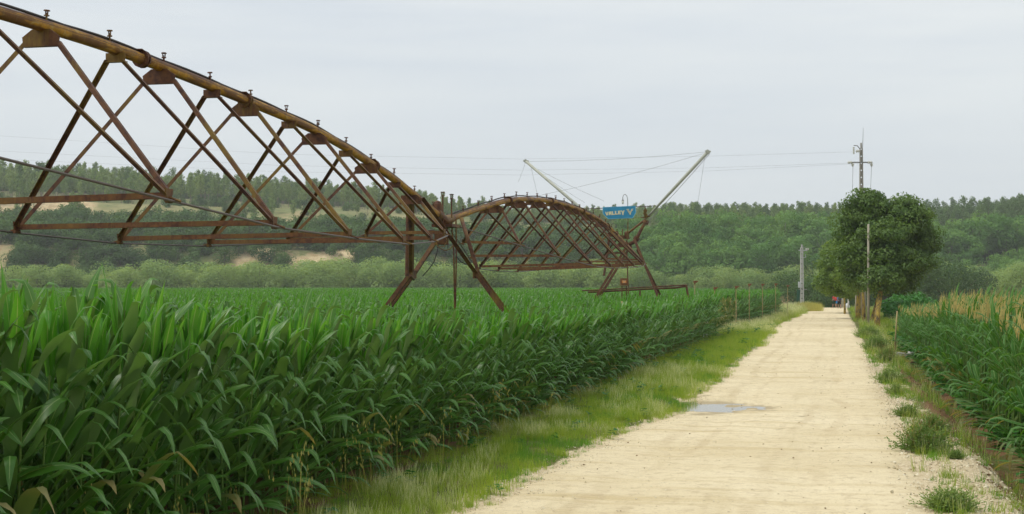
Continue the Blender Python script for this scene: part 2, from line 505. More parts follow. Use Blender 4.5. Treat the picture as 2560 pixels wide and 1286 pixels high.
# ------------------------------------------------------------------ terrain
SL = 0.23                                     # the road, the rows and the machine all run along X = c + SL * Y
LEFT = [(-60, -18.5), (0, -4.7), (18.3, -.28), (23, .95), (25.4, 1.74), (30.9, 3.5), (38.1, 5.08), (44, 6.55), (63.8, 11.07), (86.6, 15.95), (99.6, 18.6), (132.8, 26.9), (177, 37.6), (260, 58)]
RIGHT = [(-60, -12.5), (0, 1.0), (17.4, 5.14), (25.9, 7.1), (34.9, 9.2), (42.4, 10.85), (64.2, 15.8), (86.6, 20.9), (110, 26.2), (132.8, 31.3), (166, 39), (177, 41.6), (260, 62)]
def interp(tab, y):
    if y <= tab[0][0]: return tab[0][1]
    for (a, va), (b, vb) in zip(tab, tab[1:]):
        if y <= b: return va + (vb - va) * (y - a) / (b - a)
    return tab[-1][1]
def nz2(x, y, s=1.0, o=0.0): return noise.noise(V3((x * s + o, y * s - o, o * 1.7)))
def smooth(a, b, x):
    t = max(0.0, min(1.0, (x - a) / (b - a)))
    return t * t * (3 - 2 * t)
PUD = on_ground(1752, 1016)
PUD2 = on_ground(1690, 1113)
def dip(x, y):
    if abs(x - PUD.x) > 8 or abs(y - PUD.y) > 12: return 0.0
    d1 = ((x - PUD.x) / 1.05) ** 2 + ((y - PUD.y) / 1.7) ** 2
    d2 = ((x - PUD2.x) / 0.75) ** 2 + ((y - PUD2.y) / 0.4) ** 2
    d1 *= 1 + 1.1 * nz2(x, y, 1.1, 4) + .5 * nz2(x, y, 3.0, 4)
    return -0.075 * math.exp(-max(0, d1) * 1.3)
def swell(y):                                 # long low waves in the road
    return 0.05 * math.sin(y * 0.42 + 1.0) * smooth(60, 100, y) + 0.02 * math.sin(y * 0.7)
def gz(x, y):
    lx, rx = interp(LEFT, y), interp(RIGHT, y)
    z = 0.0
    if lx - 1 < x < rx + 1:
        z = swell(y) * (smooth(lx - 1, lx, x) - smooth(rx, rx + 1, x)) + dip(x, y)
    if x > rx:                                # shoulder, ditch, field on the right
        t = x - rx
        far = 1 - 0.75 * smooth(70, 110, y)
        z += (-0.55 * smooth(0.9, 1.9, t) + 0.22 * smooth(2.0, 2.9, t)) * far
        z += 0.05 * nz2(x, y, 1.3) * smooth(0.3, 1.0, t)
    elif x < lx:
        t = lx - x
        z += 0.07 * smooth(0, 0.8, t) * (1 + nz2(x, y, 0.8)) * (1 - smooth(2.5, 4, t))
    if y > 178:                               # the land falls away past the crest
        z -= 3.2 * smooth(178, 215, y) * smooth(lx - 18, lx - 6, x) * (1 - smooth(rx + 25, rx + 45, x)) * (1 - smooth(330, 400, y))
    return z

def grid_obj(name, xs, ys, hf, mat, attrs, shear=SL, kind='structure', mask=None):
    vs = [(t + shear * y, y, 0.0) for y in ys for t in xs]
    vs = [(x, y, hf(x, y)) for x, y, _ in vs]
    nx = len(xs)
    fs = [(j * nx + i, j * nx + i + 1, (j + 1) * nx + i + 1, (j + 1) * nx + i) for j in range(len(ys) - 1) for i in range(nx - 1)]
    me = bpy.data.meshes.new(name)
    me.from_pydata(vs, [], fs)
    me.materials.append(mat)
    me.polygons.foreach_set('use_smooth', [True] * len(fs))
    for k, fn in attrs.items():
        a = me.attributes.new(k, 'FLOAT', 'POINT')
        a.data.foreach_set('value', [fn(v[0], v[1]) for v in vs])
    o = link(name, me)
    o['kind'] = kind
    return o
def steps(*segs):
    out = []
    for a, b, n in segs: out += list(np.linspace(a, b, n, endpoint=False))
    out.append(segs[-1][1])
    return out

def soil_f(x, y):
    t = x - interp(RIGHT, y)
    u = (-6.65 + .229 * y) - x
    if t > 0: return smooth(.5, 1.0, t) * (0.66 + 0.5 * nz2(x, y, 0.5)) if t < 3.4 else 0.9
    return 0.9 if (u > -0.3 and y < 130) else 0.0
def gravel_f(x, y):
    t = x - interp(RIGHT, y)
    s = interp(LEFT, y) - x
    gw_ = 1.35 - 0.95 * smooth(20, 33, y)
    if t > -0.5: return (1 - smooth(gw_ - .3, gw_ + .4, t + 0.8 * nz2(x, y, 0.7))) * (1 - smooth(45, 75, y)) + (1 - smooth(0.1, 0.5, t)) * 0.6
    return 1 - smooth(0.15, 0.5, s + 0.4 * nz2(x, y, 1.1)) if s > -0.5 else 1.0
def gz_low(x, y):
    lx, rx = interp(LEFT, y), interp(RIGHT, y)
    inside = smooth(lx + 0.25, lx + 0.6, x) * (1 - smooth(rx - 0.6, rx - 0.25, x))
    return gz(x, y) - 0.10 * inside - (0.05 if dip(x, y) < -0.02 else 0)
ground = grid_obj('ground', steps((-650, -60, 14), (-60, -12, 16), (-12, 14, 105), (14, 70, 20), (70, 620, 12)),
                  steps((-60, 8, 20), (8, 60, 150), (60, 130, 110), (130, 260, 70), (260, 430, 20)), gz_low, M['ground'],
                  {'soil': soil_f, 'gravel': gravel_f})

# road ribbon with ragged edges
def build_road():
    vs, fs, us, wet = [], [], [], []
    ys = steps((-60, 8, 30), (8, 45, 330), (45, 60, 80), (60, 130, 200), (130, 215, 100))
    n = 40
    for y in ys:
        a = interp(LEFT, y) - 0.12 + 0.22 * nz2(y, 3.1, 0.9) + 0.10 * nz2(y, 8.1, 3.3) + 0.35 * nz2(y, 1.1, 0.17)
        b = interp(RIGHT, y) + 0.10 + 0.25 * nz2(y, 13.1, 0.8) + 0.10 * nz2(y, 18.1, 3.3) + 0.30 * nz2(y, 5.1, 0.2)
        for k in range(n + 1):
            u = k / n
            x = a + (b - a) * u
            rut = -0.022 * (math.exp(-((u - 0.27) / 0.07) ** 2) + math.exp(-((u - 0.70) / 0.07) ** 2))
            edge = -0.03 * (1 - smooth(0, 0.05, min(u, 1 - u)))
            z = gz(x, y) + 0.022 + rut * (1 - smooth(60, 120, y)) + edge + 0.016 * nz2(x, y * 1.6, 1.1) + 0.010 * nz2(x, y * 1.5, 3.5, 2)
            vs.append((x, y, z)); us.append(u); wet.append(min(1.0, -dip(x, y) / 0.03))
    for j in range(len(ys) - 1):
        for k in range(n):
            q = j * (n + 1) + k
            fs.append((q, q + 1, q + n + 2, q + n + 1))
    me = bpy.data.meshes.new('road')
    me.from_pydata(vs, [], fs)
    me.materials.append(M['road'])
    me.polygons.foreach_set('use_smooth', [True] * len(fs))
    a_ = me.attributes.new('lane', 'FLOAT', 'POINT'); a_.data.foreach_set('value', us)
    a_ = me.attributes.new('wet', 'FLOAT', 'POINT'); a_.data.foreach_set('value', wet)
    o = link('road', me)
    o['kind'] = 'structure'
build_road()

# puddles: level water standing in the dips of the road
def puddle(c, rx_, ry_, drop, label):
    mb = MB()
    N = 40
    zz = 0.022 + drop + swell(c.y)
    mb.add([(c.x, c.y, zz)] + [(c.x + rx_ * math.cos(6.2832 * i / N), c.y + ry_ * math.sin(6.2832 * i / N), zz) for i in range(N)], [(0, 1 + i, 1 + (i + 1) % N) for i in range(N)])
    tag(mb.build('puddle', M['water']), label, 'puddle')
puddle(PUD, 2.3, 3.0, -0.043, 'shallow rain puddle reflecting sky where the road meets the grass verge')

# ------------------------------------------------------------------ hillside
COLM = [(-0.6, 1.08), (-0.36, 1.04), (-0.25, 1.0), (-0.16, 0.93), (-0.08, 0.88), (0.0, 0.76), (0.06, 0.72), (0.12, 0.70), (0.22, 0.66), (0.3, 0.58), (0.36, 0.66), (0.6, 0.75)]
PROF = [(400, 0.0), (438, 0.0), (452, 4.0), (462, 10.0), (470, 15.5), (520, 22.0), (560, 26.0), (575, 28.0), (600, 36.5), (680, 44.0), (760, 51.0), (850, 55.0), (1100, 50.0)]
def hz(x, y):
    u = x / y
    z = interp(PROF, y) * interp(COLM, u)
    z += smooth(470, 620, y) * (2.6 * nz2(x, y, 0.006) + 1.2 * nz2(x, y, 0.02, 5))
    return z - 0.6 * (1 - smooth(410, 432, y))
def colpx(x, y): return 1280 + FPX * x / y
def sand_f(x, y):
    c = colpx(x, y)
    s = 0.0
    if 446 < y < 478: s = max(s, 0.78 * smooth(530, 590, c) * (1 - smooth(860, 920, c)) * (0.75 + 0.9 * nz2(x, y, 0.09)))
    if 448 < y < 476: s = max(s, 0.5 * (1 - smooth(30, 70, c)))
    if 575 < y < 625: s = max(s, 0.75 * (1 - smooth(180, 330, c)) * smooth(575, 585, y) * (1 - smooth(612, 625, y)))
    if 560 < y < 610: s = max(s, 0.45 * smooth(560, 700, c) * (1 - smooth(1400, 1500, c)) * (0.6 + 0.8 * nz2(x, y, 0.04, 3)))
    return s
hill = grid_obj('hillside', steps((-560, 560, 190)), steps((405, 436, 4), (436, 480, 22), (480, 640, 50), (640, 1090, 45)), hz, M['hill'], {'sand': sand_f}, shear=0.0)

# ------------------------------------------------------------------ scatter with geometry nodes (for uncountable stuff)
def hidden_collection(name, meshes):
    c = bpy.data.collections.new(name)
    for i, me in enumerate(meshes):
        c.objects.link(bpy.data.objects.new('%s_%02d' % (name, i), me))
    return c
def scatter(name, meshes, pts, label=None, cat=None, kind='stuff'):
    """pts: list of (x,y,z, rx,ry,rz, scale, idx)"""
    me = bpy.data.meshes.new(name)
    arr = np.array(pts, dtype=np.float32)
    me.from_pydata([tuple(p) for p in arr[:, :3].tolist()], [], [])
    a = me.attributes.new('rot', 'FLOAT_VECTOR', 'POINT'); a.data.foreach_set('vector', arr[:, 3:6].ravel())
    a = me.attributes.new('scl', 'FLOAT', 'POINT'); a.data.foreach_set('value', arr[:, 6].copy())
    a = me.attributes.new('idx', 'INT', 'POINT'); a.data.foreach_set('value', arr[:, 7].astype(np.int32))
    o = link(name, me)
    ng = bpy.data.node_groups.new(name + '_scatter', 'GeometryNodeTree')
    ng.interface.new_socket('Geometry', in_out='INPUT', socket_type='NodeSocketGeometry')
    ng.interface.new_socket('Geometry', in_out='OUTPUT', socket_type='NodeSocketGeometry')
    gi, go = ng.nodes.new('NodeGroupInput'), ng.nodes.new('NodeGroupOutput')
    ci = ng.nodes.new('GeometryNodeCollectionInfo')
    ci.inputs['Collection'].default_value = hidden_collection(name, meshes)
    ci.inputs['Separate Children'].default_value = True
    ci.inputs['Reset Children'].default_value = True
    ip = ng.nodes.new('GeometryNodeInstanceOnPoints')
    def attr(nm, typ):
        nd = ng.nodes.new('GeometryNodeInputNamedAttribute')
        nd.data_type = typ
        nd.inputs['Name'].default_value = nm
        return nd.outputs['Attribute']
    ng.links.new(gi.outputs[0], ip.inputs['Points'])
    ng.links.new(ci.outputs[0], ip.inputs['Instance'])
    ip.inputs['Pick Instance'].default_value = True
    ng.links.new(attr('idx', 'INT'), ip.inputs['Instance Index'])
    e2r = ng.nodes.new('FunctionNodeEulerToRotation')
    ng.links.new(attr('rot', 'FLOAT_VECTOR'), e2r.inputs[0])
    ng.links.new(e2r.outputs[0], ip.inputs['Rotation'])
    ng.links.new(attr('scl', 'FLOAT'), ip.inputs['Scale'])
    ng.links.new(ip.outputs[0], go.inputs[0])
    md = o.modifiers.new('scatter', 'NODES')
    md.node_group = ng
    o['kind'] = kind
    if label: o['label'] = label
    return o

# ------------------------------------------------------------------ corn
WIND = V3((0.95, -0.30, 0)).normalized()
def corn_leaf(mb, rng, base, az, elev, Ln, W, droop=0.55, wind=0.25, kink=None, n=11, fold=0.20):
    d = V3((math.cos(az) * math.cos(elev), math.sin(az) * math.cos(elev), math.sin(elev)))
    side = V3((-math.sin(az), math.cos(az), 0))
    p = V3(base)
    seg = Ln / n
    rows, uvs = [], []
    tw = rng.uniform(-1.1, 1.1)
    ph, fr = rng.uniform(0, 6.28), rng.uniform(9, 15)
    drift = V3((rng.uniform(-.5, .5), rng.uniform(-.5, .5), 0))
    kamt = rng.uniform(1.1, 2.4)
    for i in range(n + 1):
        s = i / n
        prof = min(1.0, 0.42 + 1.75 * s) * (1.0 if s < 0.45 else max(0.0, 1 - ((s - 0.45) / 0.55) ** 1.7) ** 0.9)
        w = W * prof
        side = (side - d * side.dot(d)).normalized()
        nm = side.cross(d)
        wav = 0.13 * W * math.sin(s * fr + ph) * (1 - s * .6)
        wav2 = 0.13 * W * math.sin(s * fr * 1.2 + ph * 2) * (1 - s * .6)
        f_ = fold * (1 - .6 * s)
        a = p + side * (w / 2) + nm * (f_ * w + wav)
        b = p - side * (w / 2) + nm * (f_ * w - wav2)
        if i == n: rows.append([p, p, p])
        else: rows.append([a, p, b])
        uvs.append([(0.0, s), (0.5, s), (1.0, s)])
        if i < n:
            p = p + d * seg
            g = droop * (0.15 + 2.6 * s * s) / n * 2.2
            if kink is not None: g += kamt * math.exp(-((s - kink) / 0.085) ** 2) * 6.0 / n
            d = d + V3((0, 0, -1)) * g + WIND * (wind * (0.3 + s) / n * 2.2) + drift * (s / n * .8)
            d.normalize()
            side = Matrix.Rotation(tw * s * 2 / n, 3, d) @ side
    vs, uv, fs = [], [], []
    for r, u in zip(rows, uvs):
        vs += r; uv += u
    for i in range(n):
        for k in range(2):
            q = i * 3 + k
            fs.append((q, q + 1, q + 4, q + 3))
    mb.add(vs, fs, uv)

def corn_variant(seed, tassel=False, pale=False, simple=False):
    """returns the pieces of one plant: list of (part name, MB, material, smooth)"""
    rng = random.Random(seed)
    out = []
    H = rng.uniform(2.05, 2.25)
    lean = V3((rng.uniform(0.02, 0.14), rng.uniform(-0.08, 0.04), 0))
    def sp(z): return V3((lean.x * (z / H) ** 2, lean.y * (z / H) ** 2, z))
    st = MB(); st.t = rng.random()
    st.tube([sp(0), sp(H * .35), sp(H * .7), sp(H)], [0.015, 0.014, 0.011, 0.006], 5 if not simple else 3, caps=False)
    out.append(('stalk', st, 'stalk', True))
    nl = 10 if not simple else 8
    az0 = rng.uniform(-0.5, 0.5) + (0 if rng.random() < .5 else math.pi)
    mat = 'corn_pale' if pale else ('corn_right' if tassel else 'corn')
    for i in range(nl):
        f = i / (nl - 1)
        z = 0.18 + f * (H - 0.42)
        az = az0 + (i % 2) * math.pi + rng.uniform(-0.75, 0.75)
        # the wind turns most leaves down-wind
        wx = math.cos(az)
        if wx < -0.1 and rng.random() < 0.55: az = math.pi - az + rng.uniform(-0.4, 0.4)
        mb = MB(); mb.t = rng.random()
        Ln = rng.uniform(0.82, 1.05) * (0.72 + 0.28 * math.sin(min(1, f * 1.3 + .25) * math.pi * .8)) * (1 - .22 * max(0, f - .4))
        W = rng.uniform(0.108, 0.148) * (0.85 + 0.2 * math.sin(f * 3.1)) * (0.8 if tassel else 1)
        el = rad((rng.uniform(15, 62) if f < .5 else rng.uniform(36, 64)) + 18 * f - (10 if tassel else 0))
        kink = rng.uniform(0.5, 0.82) if rng.random() < (0.25 if tassel else (0.6 if f < .5 else .8)) else None
        corn_leaf(mb, rng, sp(z), az, el, Ln, W, droop=rng.uniform(0.15, 0.7) + (rng.uniform(0, .5) if f < .5 or tassel else 0), wind=rng.uniform(0.1, 0.6) * (1 - .5 * f), kink=kink, n=11 if not simple else 7)
        out.append(('leaf', mb, 'corn_pale' if (f < .3 and rng.random() < .16) else mat, True))
    # whorl of young upright leaves
    if not tassel:
        for i in range(4 if not simple else 3):
            mb = MB(); mb.t = rng.random()
            az = rng.uniform(0, 6.28)
            corn_leaf(mb, rng, sp(H * .84), az, rad(rng.uniform(70, 87)), rng.uniform(0.45, 0.8), rng.uniform(0.06, 0.105), droop=rng.uniform(0.0, 0.2), wind=rng.uniform(0.05, 0.25), kink=rng.uniform(.6, .8) if rng.random() < 0.4 else None, n=8 if not simple else 5, fold=0.35)
            out.append(('leaf', mb, 'corn_pale' if pale else 'corn_top', True))
    else:
        mb = MB(); mb.t = rng.random()
        top = sp(H)
        for k in range(5):
            a = rng.uniform(0, 6.28)
            el = rad(88 if k == 0 else rng.uniform(66, 84))
            ln = 0.36 if k == 0 else rng.uniform(0.14, 0.24)
            d = V3((math.cos(a) * math.cos(el), math.sin(a) * math.cos(el), math.sin(el))) + WIND * 0.08
            b0 = top + V3((0, 0, 0.02 * k))
            mb.tube([b0, b0 + d * ln * .5, b0 + d * ln + V3((0, 0, -0.015 * k))], [0.005, 0.006, 0.003], 4, caps=False)
        out.append(('tassel', mb, 'tassel', False))
    return out
def merged(pieces, name):
    mb = MB()
    mats = []
    for _, p, mt, _s in pieces:
        if mt not in mats: mats.append(mt)
        b = len(mb.v)
        mb.v += p.v; mb.uv += p.uv; mb.tint += p.tint
        mb.f += [tuple(b + i for i in f) for f in p.f]
        mb.m += [mats.index(mt)] * len(p.f)
    return mb.mesh(name, [M[k] for k in mats], True)

NVAR = 14
CORN = [corn_variant(100 + i) for i in range(NVAR)]
CORN_M = [merged(v, 'corn_plant') for v in CORN]
CORN_P = [[(nm, mb.mesh(nm, M[mt], sm)) for nm, mb, mt, sm in v] for v in CORN]
CORN_S = [merged(corn_variant(200 + i, simple=True), 'corn_simple') for i in range(6)]
TAS = [corn_variant(300 + i, tassel=True) for i in range(NVAR)]
TAS_M = [merged(v, 'tasselled_corn') for v in TAS]
TAS_P = [[(nm, mb.mesh(nm, M[mt], sm)) for nm, mb, mt, sm in v] for v in TAS]
TAS_S = [merged(corn_variant(400 + i, tassel=True, simple=True), 'tasselled_corn_simple') for i in range(5)]
PALE_M = [merged(corn_variant(500 + i, pale=True, simple=True), 'pale_corn') for i in range(5)]

def left_edge(y):
    if y < 79: return -6.65 + .229 * y
    if y < 97: return -6.65 + .229 * y - 6.5 + 0.8 * nz2(y, 0, 0.3)
    if y < 127: return -12.3 + .285 * y
    return 0.185 * y
def right_edge(y): return 3.45 + .226 * y

rng = random.Random(7)
def plant_pts(Y0, Y1, row, inrow, edge, side, maxrow=None, keep=None, simple=False):
    pts = []
    y = Y0
    k = 0
    while True:
        x0 = k * row
        if maxrow is not None and k > maxrow: break
        any_in = False
        yy = Y0 + rng.random() * inrow
        while yy < Y1:
            xe = edge(yy)
            x = xe + side * (x0 + 0.1) * 1.026 + rng.uniform(-0.05, 0.05)
            u = x / max(yy, 1)
            if (side < 0 and u > -0.46) or (side > 0 and u < 0.46) or yy < 14:
                if abs(x) < 60 or yy > 30:
                    if keep is None or keep(x, yy):
                        any_in = True
                        pts.append((x + rng.uniform(-.03, .03), yy))
            yy += inrow * rng.uniform(0.8, 1.2)
        k += 1
        if not any_in and k > 3: break
        if k > 900: break
    return pts

def corn_state(x, y):
    s = rng.uniform(0.95, 1.05) * (1 + 0.05 * nz2(x, y, 0.25))
    if x < .3 * y: s *= interp([(9, 1.10), (13, 1.07), (16, 1.02), (20, .96), (26, .89), (36, .86), (58, .89), (80, .95), (400, .97)], y)
    return (rng.uniform(-.05, .05), rng.uniform(-.05, .07), rng.uniform(-0.7, 0.7), s)

def build_corn(pts, meshes_m, meshes_p, n_ind, n_parts, cname, labels, cat, group, stuffname, stufflabel, zf, scale_f=lambda x, y: 1.0, inview=lambda x, y: True):
    """the plants that show largest become objects, the nearest of them with stalk and leaves as parts; the rest is one mass"""
    near = sorted([p for p in pts if inview(*p)], key=lambda p: p[0] ** 2 + p[1] ** 2)[:n_ind]
    ns = set(near)
    rest = [p for p in pts if p not in ns]
    for i, (x, y) in enumerate(near):
        rx, ry, rz, s = corn_state(x, y)
        s *= scale_f(x, y)
        v = rng.randrange(NVAR)
        if i < n_parts:
            o = empty(cname, (x, y, zf(x, y)))
            o.rotation_euler = (rx, ry, rz); o.scale = (s, s, s)
            for nm, me in meshes_p[v]: link(nm, me, o)
        else:
            o = link(cname, meshes_m[v], None, (x, y, zf(x, y)))
            o.rotation_euler = (rx, ry, rz); o.scale = (s, s, s)
        tag(o, labels(x, y, i), cat, group)
    P = []
    for x, y in rest:
        rx, ry, rz, s = corn_state(x, y)
        P.append((x, y, zf(x, y), rx, ry, rz, s * scale_f(x, y), rng.randrange(len(meshes_m))))
    if P: scatter(stuffname, meshes_m, P, stufflabel)

# left field, near part: full plants in rows
ptsL = plant_pts(9.0, 46.0, 0.66, 0.22, left_edge, -1)
front = lambda x, y: left_edge(y) - x
def labL(x, y, i):
    w_ = 'at the bottom of the picture' if y < 16.5 else ('further along' if x / y < -.22 else 'nearest the drive tower')
    return ('green corn plant of the outermost row, ' + w_ if front(x, y) < 0.45
            else 'green corn plant behind the outermost row, ' + w_)
build_corn(ptsL, CORN_M, CORN_P, 290, 150, 'corn_plant', labL, 'corn plant', 'green corn plants of the left field',
           'corn_canopy', 'dense green corn standing in rows behind the plants at the near edge', gz,
           inview=lambda x, y: abs(x / y) < 0.375 and y > 11.5)
# mid and far left field
P = []
for (x, y) in plant_pts(46.0, 128.0, 0.8, 0.30, left_edge, -1):
    rx, ry, rz, s = corn_state(x, y)
    if y > 79 and x > -8.2 + .232 * y - 6.5 and y < 97: s *= 0.9
    P.append((x, y, gz(x, y), rx, ry, rz, s * 1.0, rng.randrange(6)))
scatter('middle_corn_field', CORN_S, P, 'green corn reaching away from the irrigation arm')
P = []
y = 128.0
while y < 398:
    st = 1.0 + (y - 128) / 270 * 1.2
    x = -0.46 * y
    while x < left_edge(y):
        xx, yy = x + rng.uniform(-.4, .4) * st, y + rng.uniform(-.4, .4) * st
        P.append((xx, yy, gz(xx, yy), 0, 0, rng.uniform(-.8, .8), rng.uniform(0.88, 1.0), rng.randrange(6)))
        x += st * 0.8
    y += st
scatter('distant_corn_field', CORN_S, P, 'far part of the green corn field before the willow belt')
# thin pale corn at the corner of the field
P = []
for _ in range(900):
    y = rng.uniform(79, 99)
    x = left_edge(80) + rng.uniform(-6, 6) + .232 * (y - 80)
    if x > interp(LEFT, y) - 1.6 - 0.8 * nz2(x, y, .4): continue
    s = rng.uniform(0.5, 0.9) * (1 - 0.45 * smooth(-1, 5.5, x - (left_edge(78) + .232 * (y - 78))))
    P.append((x, y, gz(x, y), rng.uniform(-.2, .2), rng.uniform(-.2, .2), rng.uniform(-3, 3), s, rng.randrange(5)))
scatter('stunted_corn', PALE_M, P, 'thin patch of pale stunted corn and weeds at the field corner')

# right field, tasselled
ptsR = plant_pts(14.0, 77.0, 0.65, 0.19, right_edge, 1, maxrow=34)
ptsR = [p for p in ptsR if p[1] < 50 or (p[0] - right_edge(p[1])) < 26]
def labR(x, y, i):
    return ('tasselled corn plant of the outer row, leaves hanging over the ditch' if x - right_edge(y) < 0.45 else 'tasselled corn plant behind the row that borders the ditch')
build_corn(ptsR, TAS_M, TAS_P, 290, 60, 'tasselled_corn_plant', labR, 'tasselled corn', 'corn plants with straw coloured tassels beyond the ditch',
           'tasselled_corn_field', 'corn with straw coloured tassels beyond the ditch', gz,
           scale_f=lambda x, y: (1.13 if y < 50 else 1.13 - 0.2 * smooth(50, 72, y)), inview=lambda x, y: x / y < 0.375)

# ------------------------------------------------------------------ irrigation machine
def line_x(y): return -10.26 + 0.2275 * y
AX = V3((0.2275, 1, 0)).normalized()          # along the machine
PX = V3((AX.y, -AX.x, 0))                     # across, towards the road
def on_line(y, z, w=0.0): return V3((line_x(y), y, z)) + PX * w
PIPE1 = [(0.9, 4.3), (4, 4.95), (8, 5.5), (12, 5.92), (16, 6.12), (19.2, 6.18), (21, 6.16), (24.5, 6.04), (28.3, 5.84), (32.3, 5.38), (35, 4.95), (37.3, 4.5)]
PIPE2 = [(37.3, 4.5), (41.0, 5.03), (44.6, 5.48), (48.07, 5.72), (52.2, 5.87), (57.1, 5.84), (62, 5.65), (66.5, 5.22), (70, 4.78), (73.4, 4.33)]
def spl(tab, y):
    ys = [a for a, _ in tab]; n = len(tab)
    i = max(0, min(n - 2, next((k for k in range(n - 1) if y <= ys[k + 1]), n - 2)))
    def m(k):
        a, b = max(0, k - 1), min(n - 1, k + 1)
        return (tab[b][1] - tab[a][1]) / (tab[b][0] - tab[a][0])
    h = ys[i + 1] - ys[i]; t = (y - ys[i]) / h
    return ((2 * t**3 - 3 * t**2 + 1) * tab[i][1] + (t**3 - 2 * t**2 + t) * h * m(i) + (-2 * t**3 + 3 * t**2) * tab[i + 1][1] + (t**3 - t**2) * h * m(i + 1))
RP = 0.084

def sprinkler_mesh(riser):
    mb = MB()
    mb.tube([(0, 0, 0), (0, 0, riser)], 0.018, 6)
    mb.box((0, 0, riser + 0.012), (0.065, 0.065, 0.024))
    for s in (-1, 1): mb.box((s * 0.026, 0, riser + 0.06), (0.012, 0.02, 0.075))
    mb.tube([(0, 0, riser + 0.02), (0, 0, riser + 0.065)], 0.011, 5)
    mb.tube([(0, 0, riser + 0.098), (0, 0, riser + 0.118)], [0.055, 0.05], 8)
    return mb.mesh('sprinkler', M['rust'])
SPR = sprinkler_mesh(0.09)

def span(name, label, tab, nodes, rods_from, spr_ys, flanges, ends):
    y0, y1 = tab[0][0], tab[-1][0]
    root = empty(name, (line_x(y0), y0, 0))
    tag(root, label, 'irrigation span', 'arched pipe spans of the irrigation machine')
    inv = -root.location
    def bld(mb, nm, mat, smooth=False):
        o = mb.build(nm, mat, root, smooth)
        o.location = inv
        return o
    ys = list(np.arange(y0, y1, 0.45)) + [y1]
    pts = [on_line(y, spl(tab, y)) for y in ys]
    mb = MB(); mb.tube(pts, RP, 20, caps=True); bld(mb, 'main_pipe', M['rust_pipe'], True)
    mb = MB(); mb.tube([p + V3((0, 0, RP + 0.018 + 0.02 * abs(math.sin(i * 0.55)))) - PX * 0.03 for i, p in enumerate(pts)], 0.02, 6)
    bld(mb, 'power_cable', M['cable'], True)
    for y in flanges:
        mb = MB()
        a, b = on_line(y - 0.05, spl(tab, y - 0.05)), on_line(y + 0.05, spl(tab, y + 0.05))
        d = (b - a).normalized()
        mb.tube([a, a + d * 0.03], RP + 0.05, 14); mb.tube([b - d * 0.03, b], RP + 0.05, 14)
        for k in range(6):
            an = k * math.pi / 3 + .3
            off = PX * math.cos(an) * (RP + .03) + V3((0, 0, 1)) * math.sin(an) * (RP + .03)
            mb.tube([a + off - d * 0.02, b + off + d * 0.02], 0.012, 5)
        mb.box(on_line(y, spl(tab, y) + RP + 0.03), (0.1, 0.34, 0.012), Matrix.Rotation(math.atan2(d.z, d.y) , 3, 'X'))
        bld(mb, 'pipe_flange', M['rust'])
    for y in spr_ys:
        o = link('sprinkler', SPR, root, on_line(y, spl(tab, y) + RP - 0.01) + inv)
        o.rotation_euler = (rng.uniform(-.06, .06), rng.uniform(-.06, .06), rng.uniform(0, 3)); o.scale = (.8, .8, .8 * rng.uniform(.85, 1.1))
    chordR, chordL = [], []
    for (yn, w, zR, zL) in nodes:
        R, Ln = on_line(yn, zR, w), on_line(yn, zL, -w)
        chordR.append(R); chordL.append(Ln)
        ya, yb = yn - 0.83, yn + 0.48
        pa, pb = on_line(ya, spl(tab, ya) - RP), on_line(yb, spl(tab, yb) - RP)
        # brackets under the pipe
        mb = MB()
        mb.box(pa + V3((0, 0, -0.035)), (0.30, 0.012, 0.13), Matrix.Rotation(-math.atan(0.2275), 3, 'Z'))
        mb.box(pa + V3((0, 0, -0.10)), (0.34, 0.09, 0.012), Matrix.Rotation(-math.atan(0.2275), 3, 'Z'))
        bld(mb, 'small_bracket', M['rust_moss'])
        mb = MB()
        F = Matrix.Translation(pb) @ Matrix(((PX.x, 0, AX.x, 0), (PX.y, 0, AX.y, 0), (0, 1, 0, 0), (0, 0, 0, 1)))
        mb.prism([(-0.13, 0.03), (0.13, 0.03), (0.27, -0.07), (0.25, -0.19), (-0.25, -0.19), (-0.27, -0.07)], F, 0.012)
        mb.box(pb + V3((0, 0, -0.195)), (0.50, 0.08, 0.01), Matrix.Rotation(-math.atan(0.2275), 3, 'Z'))
        bld(mb, 'wide_bracket', M['rust'])
        for sd, N in ((1, R), (-1, Ln)):
            top_a = pa + PX * sd * 0.13 + V3((0, 0, -0.06))
            top_b = pb + PX * sd * 0.25 + V3((0, 0, -0.12))
            for tp, off in ((top_a, -0.035), (top_b, 0.035)):
                mb = MB()
                mb.angle(tp, N + AX * off + V3((0, 0, 0.05)), 0.062, 0.007, up=-AX if off < 0 else AX, flip=sd * (1 if off < 0 else -1))
                bld(mb, 'diagonal_brace', M['rust_moss'] if rng.random() < 0.55 else M['rust'])
            mb = MB()
            mb.prism([(-0.10, 0.10), (0.10, 0.10), (0.06, -0.07), (-0.06, -0.07)], Matrix.Translation(N) @ Matrix(((AX.x, 0, PX.x, 0), (AX.y, 0, PX.y, 0), (0, 1, 0, 0), (0, 0, 0, 1))), 0.014)
            mb.tube([N + V3((0, 0, -0.05)) - AX * 0.07, N + V3((0, 0, -0.05)) + AX * 0.07], 0.03, 7)
            mb.tube([N - PX * sd * 0.02, N + PX * sd * 0.16 + V3((0, 0, -0.06))], 0.016, 5)
            bld(mb, 'node_bracket', M['rust_moss'])
        mb = MB()
        mb.angle(Ln + V3((0, 0, -0.02)), R + V3((0, 0, -0.02)), 0.078, 0.007, up=(0, 0, 1), flip=-1)
        bld(mb, 'cross_strut', M['rust_strut'])
    for ch in (chordR, chordL):
        sd = 1 if ch is chordR else -1
        pts = [ends[0] + PX * sd * 0.12] + [c + V3((0, 0, -0.06)) + PX * sd * 0.08 for c in ch] + [ends[1] + PX * sd * 0.15]
        mb = MB(); mb.tube(pts, 0.017, 6); bld(mb, 'truss_rod', M['grey_rod'])
    return root

